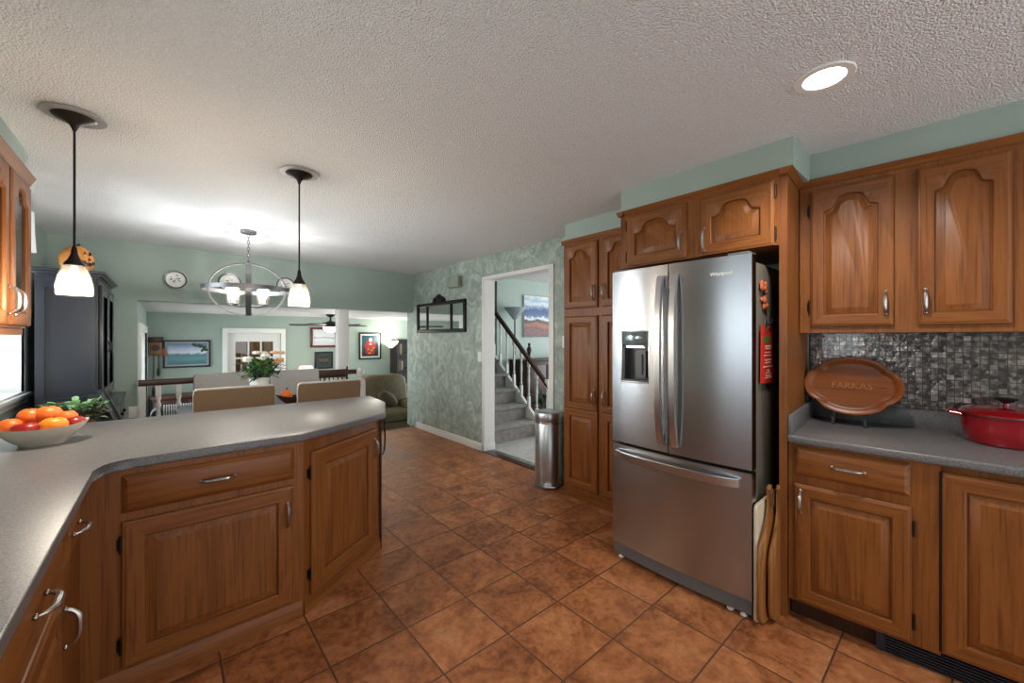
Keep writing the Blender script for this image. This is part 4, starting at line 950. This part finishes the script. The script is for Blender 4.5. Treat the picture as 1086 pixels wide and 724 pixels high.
mb = MB(); mb.loops([[((.9+.1*abs(cos(4*2*pi*i/32)))*a*.055*cos(2*pi*i/32), (.9+.1*abs(cos(4*2*pi*i/32)))*a*.055*sin(2*pi*i/32), .06+z*.055) for i in range(32)] for a, z in [(max(.02, sin(pi*k/10)), -cos(pi*k/10)) for k in range(11)]], True, True); mb.build('shell', 'orange_deep', gd); MB().tube([(0, 0, .11), (.006, 0, .135)], .007, 8).build('stem', 'leaf_dark', gd)
tag(MB().tube([(1.00, 4.42, .825), (1.10, 4.43, .835)], [.03, .03], 14).build('white_candle', 'petal'), 'short white candle lying in the dark wooden bowl', 'candle')
# spindle chair
sc_ = thing('spindle_back_chair', 'dark wooden spindle-back chair by the railing', 'chair', (1.64, 5.30, 0), pi-.05)
MB().box(-.20, .20, -.18, .22, .42, .455, .012).build('seat', 'walnut', sc_)
mb = MB(); mb.loops([[(x, -.19-.05*(1-(x/.19)**2)*0-.02*(x/.19)**2*-1, z) for x, z in ((-.19+.38*i/8, 0) for i in range(9))][:1]+[(x, y, z) for x, y, z in ()] for _ in ()]) if 0 else None
MB().box(-.205, .205, -.235, -.205, .885, .99, .01).build('crest_rail', 'walnut', sc_)
for sx in (-1, 1):
    MB().tube([(sx*.19, -.17, .45), (sx*.195, -.215, .80), (sx*.20, -.225, 1.0), (sx*.205, -.228, 1.03)], [.016, .014, .014, .006], 10).build('back_post', 'walnut', sc_)
    for sy in (-1, 1): MB().tube([(sx*.17, .02+sy*.16, .43), (sx*.20, .02+sy*.2, 0)], [.018, .013], 10).build('leg', 'walnut', sc_)
for k in range(6): x = -.135+k*.054; MB().tube([(x, -.17, .45), (x, -.218, .90)], .008, 8).build('spindle', 'walnut', sc_)
# black chair at the table's left end, tipped back
bc = thing('black_chair', 'black chair with slanted back beside the dark hutch', 'chair', (-.24, 4.33, 0), -pi/2)
MB().box(-.21, .21, -.16, .24, .42, .47, .02).build('seat', 'black_leather', bc)
for sx in (-1, 1):
    MB().loops([[(sx*.185+a*.025, y+b*.03, z) for a, b in ((-1, -1), (1, -1), (1, 1), (-1, 1))] for y, z in ((-.02, .44), (-.04, .70), (-.09, .85), (-.15, 1.0))]).build('back_post', 'black_leather', bc)
    for sy in (-.13, .21): MB().box(sx*.18-.02, sx*.18+.02, sy-.02, sy+.02, 0, .42).build('leg', 'black_leather', bc)
MB().loops([[(a*.16, y+b*.014, z) for a, b in ((-1, -1), (1, -1), (1, 1), (-1, 1))] for y, z in ((-.055, .74), (-.09, .85), (-.142, .98))]).build('backrest', 'black_leather', bc)
# hutch
hu = thing('hutch', 'tall blue-black painted hutch with glass doors against the left wall', 'hutch', (XL+.035, 4.64, 0))
mb = MB().box(.09, .425, 0, 1.0, .86, 1.89); mb.build('upper_case', 'hutch', hu)
mb = MB(); 
for x0, x1, z0, z1 in ((.09, .43, 1.89, 1.905), (.075, .45, 1.905, 1.925), (.06, .47, 1.925, 1.945)): mb.box(x0, x1, -(x1-.43), 1.0+(x1-.43), z0, z1, .003)
mb.build('cornice', 'hutch', hu)
mb = MB().box(.105, .41, -.012, .0, 1.80, 1.89).box(.105, .41, -.012, .0, .87, .94).box(.105, .14, -.0119, 0, .94, 1.80).box(.375, .41, -.0119, 0, .94, 1.80); mb.build('side_moulding', 'hutch', hu)
for k in range(2):
    y0 = .02+k*.485; mb = MB()
    mb.box(.425, .447, y0, y0+.07, .90, 1.84, .003).box(.425, .447, y0+.405, y0+.475, .90, 1.84, .003).box(.425, .447, y0+.07, y0+.405, .90, .98, .003).box(.425, .447, y0+.07, y0+.405, 1.76, 1.84, .003)
    d_ = mb.build('door', 'hutch', hu); MB().box(.428, .434, y0+.06, y0+.415, .97, 1.77).build('glass_pane', m_glass('dark_cabinet_glass', (.3, .34, .36, 1)), d_)
    MB().tube([(.452, y0+(.44 if k == 0 else .035), 1.28), (.462, y0+(.44 if k == 0 else .035), 1.33), (.452, y0+(.44 if k == 0 else .035), 1.38)], .006, 8).build('handle', 'black_metal', d_)
MB().box(.04, .50, -.03, 1.03, .08, .82).build('lower_case', 'hutch_grey', hu); MB().box(.03, .53, -.05, 1.05, .82, .86, .006).build('lower_top', 'hutch', hu)
for k in range(3):
    for j in range(2):
        d_ = MB().box(.50, .518, .0+j*.51, .49+j*.51, .11+k*.235, .325+k*.235, .005).build('drawer', 'hutch_grey', hu)
        for q in (.12, .37): MB().sphere((.526, q+j*.51, .22+k*.235), .016, 10, 8).build('knob', 'black_metal', d_)
for x in (.05, .44):
    for y in (-.02, .96): MB().box(x, x+.05, y, y+.06, 0, .08).build('foot', 'hutch', hu)
# wooden jack-o'-lantern on the hutch
pk = thing('carved_pumpkin', 'orange pumpkin with cut-out face sitting on top of the dark hutch', 'pumpkin', (-.575, 5.06, 1.945), R(-18))
mb = MB(); mb.loops([[((.93+.07*abs(cos(5*2*pi*i/60)))*a*.108*cos(2*pi*i/60), (.93+.07*abs(cos(5*2*pi*i/60)))*a*.108*sin(2*pi*i/60), .128+z*.13) for i in range(60)] for a, z in [(max(.02, sin(pi*k/12)), -cos(pi*k/12)*(1-.12*(k in (0, 12)))) for k in range(13)]], True, True); mb.build('shell', 'pumpkin', pk)
mb = MB()
def on_pk(az, el, r=1.0): return Vector((.106*cos(el)*cos(az)*r, .106*cos(el)*sin(az)*r, .128+.13*sin(el)*r))
for az, el, sz in ((R(-36), R(28), .016), (R(-10), R(28), .016), (R(-22), R(6), .011)):
    c0 = on_pk(az, el, 1.0); u = Vector((-sin(az), cos(az), 0)); w_ = Vector((0, 0, 1)); n_ = c0-Vector((0, 0, .128)); n_.normalize()
    mb.loops([[tuple(c0+n_*d_+u*a*sz+w_*b*sz) for a, b in ((-1, -1), (1, -1), (0, 1.1))] for d_ in (-.012, .004)])
for k in range(5):
    az = R(-46+12*k); c0 = on_pk(az, R(-16+5*abs(k-2)), 1.0); u = Vector((-sin(az), cos(az), 0)); n_ = (c0-Vector((0, 0, .128))).normalized()
    mb.loops([[tuple(c0+n_*d_+u*a*.017+Vector((0, 0, b*.010))) for a, b in ((-1, -1), (1, -1), (1, 1), (-1, 1))] for d_ in (-.012, .004)])
mb.build('cut_out_face', 'black_plastic', pk); MB().tube([(0, 0, .235), (.004, 0, .262), (.02, 0, .275)], [.016, .012, .01], 8).build('stem', 'leaf_dark', pk)
# plant on a stand in front of the hutch
ps = thing('plant_stand', 'small dark wooden plant stand behind the peninsula in front of the hutch', 'stand', (-.47, 4.02, 0))
MB().lathe([(.17, .66), (.17, .69)], (0, 0, 0), 28).build('top', 'mahog', ps)
for k in range(3): a = 2*pi*k/3; MB().tube([(.12*cos(a), .12*sin(a), .66), (.15*cos(a), .15*sin(a), 0)], .014, 8).build('leg', 'mahog', ps)
pot_plant('potted_plant', 'leafy green and purple houseplant behind the fruit bowl', (-.47, 4.02, .69), .14, .10, [(70, .17, .15, .085, .028, 31), (60, .18, .16, .09, .026, 32), (44, .18, .13, .09, .028, 33)], ['leaf', 'leaf_pale', 'leaf_purple'])
# valance on the dining window
vl = thing('window_valance', 'white ruffled valance hanging over the left dining window', 'valance', (XL, 3.5, 0))
mb = MB(); L = []; n = 56
for i in range(n+1): y = 1.24*i/n; d_ = .105+.012*sin(i*1.9); L.append([(d_, y, 2.37), (d_+.004, y, 2.2), (d_+.012*sin(i*1.9), y, 2.06), (d_+.012*sin(i*1.9)-.006, y, 2.06), (d_-.004, y, 2.2), (d_-.006, y, 2.37)])
mb.loops(L, True, True); mb.build('cloth', plain('white_cotton', srgb(228, 232, 232), .9, 0, .03), vl, sharp=80)
mb = MB()
for y in (.0, 1.22): mb.box(.002, .10, y, y+.02, 2.30, 2.34)
mb.build('bracket', 'white_plastic', vl)
# plates on the end wall
def plate(label, x, z, r):
    o = thing('wall_plate', label, 'plate', (x, YB, z), 0, 'round plates on the end wall')
    mb = MB(Matrix.Rotation(R(90), 4, 'X')); mb.lathe([(.02, .004), (r*.6, .008), (r*.72, .012), (r*.97, .022), (r, .024), (r*.97, .027), (r*.72, .018), (r*.6, .013), (.001, .012)], (0, 0, 0), 40); mb.build('dish', 'white_plastic', o)
    mb = MB(Matrix.Rotation(R(90), 4, 'X')); mb.lathe([(r*.82, .0235), (r*.95, .0275), (r*.97, .0285), (r*.80, .0245)], (0, 0, 0), 40, caps=False); mb.build('rim_band', plain('dark_green_glaze', srgb(66, 78, 72), .3), o)
    mb = MB(Matrix.Rotation(R(90), 4, 'X')); random.seed(int(x*100))
    for k in range(14): a = random.uniform(0, 2*pi); q = r*.5*random.random()**.5; mb.sphere((q*cos(a), q*sin(a), .0125), (r*.09*random.uniform(.6, 1.4), r*.06, .0015), 8, 4)
    mb.build('painted_motif', plain('blue_grey_glaze', srgb(78, 98, 112), .3), o)
plate('small round patterned plate on the end wall, alone at left', .088, 2.06, .105)
plate('round plate on the end wall seen through the left of the chandelier', .583, 2.07, .125)
plate('round plate on the end wall between chandelier and right pendant', 1.178, 2.085, .115)

# ------------------------------------------------------------------ family room
def framed(label, x0, x1, z0, z1, frame, matte, face, fw=.03, mw=.05):
    o = thing('framed_picture', label, 'picture', (x0, YF, z0), 0, 'framed pictures in the family room'); w, h = x1-x0, z1-z0
    mb = MB()
    mb.box(0, w, -.03, 0, 0, fw, .004); mb.box(0, w, -.03, 0, h-fw, h, .004); mb.box(0, fw, -.0301, 0, fw*.5, h-fw*.5, .004); mb.box(w-fw, w, -.0301, 0, fw*.5, h-fw*.5, .004); mb.build('frame', frame, o)
    MB().box(fw*.7, w-fw*.7, -.014, -.002, fw*.7, h-fw*.7).build('mat_board', matte, o)
    MB().box(fw+mw, w-fw-mw, -.018, -.013, fw+mw, h-fw-mw).build('picture_face', face, o)
    return o
mat_grey = plain('grey_mat_board', srgb(150, 160, 168), .7); mat_white = plain('white_mat_board', srgb(214, 214, 210), .7); mat_dark = plain('dark_green_mat', srgb(52, 66, 62), .7)
framed('long black-framed blue-green seascape on the far family room wall', -.03, .59, .915, 1.37, 'black_plastic', mat_grey, m_paint('seascape', [(.0, srgb(62, 104, 112)), (.25, srgb(92, 140, 146)), (.46, srgb(74, 122, 134)), (.54, srgb(200, 210, 218)), (.72, srgb(170, 184, 202)), (.88, srgb(128, 146, 176)), (1, srgb(80, 100, 120))], 3, 2, nmix=.25), .025, .03)
mb = MB(); random.seed(12)
for k in range(16): t = k/15; mb.sphere((.555-.16*t, -.0175, .38-.17*(1-t)*random.uniform(.1, 1)), (random.uniform(.02, .04), .0012, random.uniform(.015, .03)), 8, 5)
mb.build('painted_tree', 'leaf_dark', [o for o in COL.objects if o.name == 'framed_picture'][0])
framed('red-framed pale sketch picture behind the ceiling fan', 2.17, 2.69, 1.215, 1.62, plain('dark_red_frame', srgb(86, 30, 34), .35), mat_white, m_paint('pale_sketch', [(.0, srgb(200, 206, 212)), (.4, srgb(222, 224, 226)), (.5, srgb(130, 140, 150)), (.56, srgb(220, 222, 226)), (1, srgb(206, 212, 220))], 5, 1, nmix=.5), .045, .02)
framed('small dark-framed picture with green mat below the red-framed one', 2.25, 2.60, .785, 1.13, 'black_plastic', mat_dark, m_paint('dark_study', [(.2, srgb(40, 44, 44)), (.5, srgb(96, 84, 72)), (.7, srgb(60, 52, 48)), (1, srgb(30, 36, 36))], 8, 1, nmix=.8), .03, .06)
fp = framed('black-framed colourful picture of a figure in red on the right far wall', 3.13, 3.62, .945, 1.525, 'black_plastic', mat_white, m_paint('teal_backdrop', [(.0, srgb(24, 28, 30)), (.3, srgb(30, 60, 66)), (.7, srgb(34, 84, 92)), (1, srgb(30, 66, 84))], 5, 1, nmix=.4), .03, .035)
mb = MB()
for (x, z, a, b) in ((.245, .30, .12, .10), (.17, .27, .055, .06), (.32, .27, .055, .06), (.20, .17, .06, .07), (.29, .17, .06, .07)): mb.sphere((x, -.018, z), (a, .003, b), 16, 8)
mb.build('red_figure', plain('red_pigment', srgb(170, 40, 44), .5, 0, .35, 30), fp)
mb = MB(); mb.sphere((.25, -.021, .42), (.035, .002, .045), 14, 8); mb.sphere((.25, -.021, .33), (.03, .002, .02), 12, 6); mb.build('pale_face_shape', plain('pale_pigment', srgb(216, 196, 178), .5), fp)
mb = MB()
for (x, z) in ((.20, .22), (.27, .19), (.23, .13), (.31, .24)): mb.sphere((x, -.021, z), (.028, .002, .02), 10, 6)
mb.build('yellow_shapes', plain('yellow_pigment', srgb(206, 150, 56), .5), fp)
# cuckoo clock
ck = thing('cuckoo_clock', 'brown wooden cuckoo clock with hanging weights on the far left wall', 'clock', (-.13, YF, 0))
MB().box(-.06, .09, -.11, 0, 1.14, 1.34, .004).build('case', plain('clock_wood', srgb(132, 92, 62), .5, 0, .2, 12), ck)
MB().box(-.08, .11, -.13, 0, 1.34, 1.42, .006).build('roof', 'mahog', ck)
MB().lathe([(.05, 0), (.05, .012), (.002, .014)], (0, 0, 0), 24).build('dial', 'shelf_dark', ck).matrix_local = Matrix.Translation((.015, -.11, 1.25)) @ Matrix.Rotation(R(90), 4, 'X')
for i, (x, z) in enumerate(((-.01, .62), (.05, .92))):
    w_ = MB().tube([(x, -.05, 1.14), (x, -.05, z)], .006, 6).build('chain', 'black_metal', ck); MB().sphere((x, -.05, z-.06), (.022, .022, .07), 10, 8).build('weight', 'shelf_dark', w_)
MB().sphere((.10, -.07, 1.20), (.03, .02, .04), 10, 8).sphere((.13, -.06, 1.15), (.03, .02, .03), 10, 8).build('carved_leaves', 'terracotta', ck)
# ceiling fan
fx, fy = 2.2, 7.4
cf = thing('ceiling_fan', 'dark brown ceiling fan with white bowl light in the family room', 'ceiling fan', (fx, fy, 0), R(4))
MB().lathe([(.02, 1.822), (.075, 1.822), (.07, 1.80), (.03, 1.775), (.015, 1.77), (.015, 1.71), (.05, 1.70), (.13, 1.675), (.145, 1.64), (.13, 1.61), (.08, 1.595), (.002, 1.59)], (0, 0, 0), 32).build('motor', 'bronze', cf)
MB().lathe([(.12, 1.60), (.125, 1.585), (.10, 1.54), (.05, 1.51), (.002, 1.505)], (0, 0, 0), 32).build('bowl_light', 'shade_lit', cf)
for k in range(5):
    a = 2*pi*k/5+.05; mm = Matrix.Rotation(a, 4, 'Z') @ T(0, 0, 1.635) @ Matrix.Rotation(R(9), 4, 'X')
    b_ = MB(mm).prism([(.19, -.05), (.30, -.062), (.62, -.07), (.655, -.05), (.66, 0), (.655, .05), (.62, .07), (.30, .062), (.19, .05)], -.005, .005).build('blade', 'mahog', cf)
    MB(mm).box(.11, .26, -.014, .014, -.012, -.004).build('blade_arm', 'bronze', b_)
light('fan_light', 'POINT', (fx, fy, 1.44), 16, (1, .92, .8), shadow_soft_size=.1)
# floor lamp right
fl = thing('floor_lamp', 'black torchiere floor lamp with white glass bowl beside the bookcase', 'floor lamp', (3.72, 8.3, -.4))
MB().lathe([(.14, 0), (.14, .02), (.03, .035), (.014, .06)], (0, 0, 0), 24).build('base', 'black_metal', fl); MB().tube([(0, 0, .05), (0, 0, 1.60)], .018, 10).build('pole', 'black_metal', fl)
MB().lathe([(.03, 1.59), (.06, 1.61), (.14, 1.69), (.165, 1.74), (.158, 1.74), (.05, 1.62)], (0, 0, 0), 28, caps=False).build('shade', 'shade_lit', fl)
light('torchiere_light', 'POINT', (3.72, 8.3, 1.40), 12, (1, .93, .82), shadow_soft_size=.06)
# bookcase
bk = thing('bookcase', 'dark wooden bookcase at the right end of the far wall', 'bookcase', (3.86, 8.58, -.4))
mb = MB().box(0, .03, -.3, 0, 0, 1.78).box(.87, .9, -.3, 0, 0, 1.78).box(.03, .87, -.012, 0, 0, 1.78)
mb.build('case', 'shelf_dark', bk)
for k in range(6): MB().box(.03, .87, -.3, -.012, .05+k*.34, .075+k*.34).build('shelf', 'shelf_dark', bk)
random.seed(9)
for k in (2, 3, 4):
    x = 3.90
    for j in range(4):
        w_ = random.uniform(.02, .035); h_ = random.uniform(.18, .26)
        b_ = MB().box(x, x+w_, 8.33, 8.50, -.4+.075+k*.34, -.4+.075+k*.34+h_).build('book', plain('book_cloth_%d' % ((k+j) % 4), [srgb(120, 60, 40), srgb(60, 70, 90), srgb(150, 130, 90), srgb(70, 80, 60)][(k+j) % 4], .7))
        tag(b_, '%s book on the %s shelf of the dark bookcase' % (['leftmost', 'second', 'third', 'rightmost'][j], ['lower', 'middle', 'upper'][k-2]), 'book', 'books in the bookcase'); x += w_+.002
# armchair
ac = thing('armchair', 'olive-brown upholstered armchair in the sunken family room', 'armchair', (3.08, 6.95, -.4))
def soft(mb, x0, x1, y0, y1, z0, z1, b): return mb.box(x0, x1, y0, y1, z0, z1, b, 4)
soft(MB(), -.47, .47, -.42, .40, .12, .36, .04).build('base', 'leather', ac)
soft(MB(), -.29, .29, -.46, .2, .36, .52, .05).build('seat_cushion', 'leather', ac)
mb = MB(); mb.loops([[(x*w, y+.13*math.copysign(abs(q)**1, q), z) for x, q in ((-1, -.7), (-.9, -1), (0, -1.15), (.9, -1), (1, -.7), (1, .7), (.9, 1), (-.9, 1), (-1, .7))] for y, z, w in ((.22, .30, .42), (.25, .60, .44), (.29, .9, .44), (.32, 1.04, .42), (.335, 1.10, .36), (.34, 1.115, .26))], True, True); mb.build('backrest', 'leather', ac, sharp=60)
for sx in (-1, 1):
    a_ = MB(); a_.loops([[(sx*.385+p_[0], y, .62+p_[1]) for p_ in rrect(-.11, .11, -.5, .05, .09, 5)] for y in (-.44, -.2, .1, .34)], True, True); a_.build('arm', 'leather', ac, sharp=60)
for sx in (-1, 1):
    for sy in (-1, 1): MB().box(sx*.4-.03, sx*.4+.03, sy*.34-.03, sy*.34+.03, 0, .12).build('foot', 'mahog', ac)
tag(MB(T(2.93, 6.66, .34) @ Matrix.Rotation(R(38), 4, 'Y')).sphere((0, 0, 0), (.2, .07, .11), 20, 12).build('throw_pillow', plain('brown_velvet', srgb(74, 62, 44), .8, 0, .15, 20)), 'brown velvet throw pillow lying on the olive armchair', 'pillow')
# low dark cabinet along the far left wall, dark sofa with striped throw, lamp on end table
lc = thing('low_cabinet', 'low dark brown cabinet along the far wall seen through the balusters', 'cabinet', (-.15, 8.2, -.4))
MB().box(0, 1.25, -.0, .38, .06, .86).build('body', 'mahog', lc); MB().box(-.02, 1.27, -.02, .39, .86, .90, .005).build('top', 'walnut', lc)
for k in range(3): d_ = MB().box(.02+k*.41, .42+k*.41, -.018, 0, .1, .83, .005).build('door', 'mahog', lc); MB().sphere((.38+k*.41, -.03, .5), .014, 10, 8).build('knob', 'nickel', d_)
for x in (.03, 1.16): MB().box(x, x+.06, .02, .36, 0, .06).build('foot', 'mahog', lc)
sf = thing('sofa', 'dark leather sofa just beyond the railing in the family room', 'sofa', (.72, 6.45, -.4))
soft(MB(), -.85, .85, -.2, .62, .1, .42, .04).build('base', 'black_leather', sf); soft(MB(), -.85, .85, -.28, -.02, .1, .98, .07).build('backrest', 'black_leather', sf)
for sx in (-1, 1): soft(MB(), sx*.80-.12, sx*.80+.12, -.2, .62, .1, .64, .07).build('arm', 'black_leather', sf)
for x in (-.8, .74):
    for y in (-.2, .52): MB().box(x, x+.06, y, y+.06, 0, .1).build('foot', 'mahog', sf)
mb = MB(); L = [[(x, 6.45-.285-.004, .30), (x, 6.45-.287, .55), (x, 6.45-.20, .592), (x, 6.45-.08, .592), (x, 6.45-.01, .55), (x, 6.45-.012, .40), (x, 6.45-.006, .40), (x, 6.45-.002, .555), (x, 6.45-.075, .600), (x, 6.45-.205, .600), (x, 6.45-.296, .555), (x, 6.45-.296, .30)] for x in [-.02+.04*i for i in range(18)]]
mb.loops(L, True, True); tag(mb.build('striped_throw', 'stripes'), 'black and white striped throw over the back of the dark sofa', 'throw')
et = thing('end_table', 'dark end table holding the small glowing lamp', 'table', (2.0, 8.2, -.4))
MB().box(-.25, .25, -.22, .22, .56, .60, .006).build('top', 'mahog', et)
for sx in (-1, 1):
    for sy in (-1, 1): MB().box(sx*.21-.02, sx*.21+.02, sy*.18-.02, sy*.18+.02, 0, .56).build('leg', 'mahog', et)
tl_ = thing('table_lamp', 'small table lamp with glowing peach shade beside the railing column', 'table lamp', (2.0, 8.2, .20))
MB().lathe([(.08, 0), (.08, .015), (.03, .03), (.05, .15), (.07, .3), (.03, .42), (.012, .5)], (0, 0, 0), 20).build('base', 'bronze', tl_)
MB().lathe([(.17, .53), (.11, .68)], (0, 0, 0), 12, caps=False, smooth=False).build('shade', 'shade_warm', tl_)
bpy.context.view_layer.update()
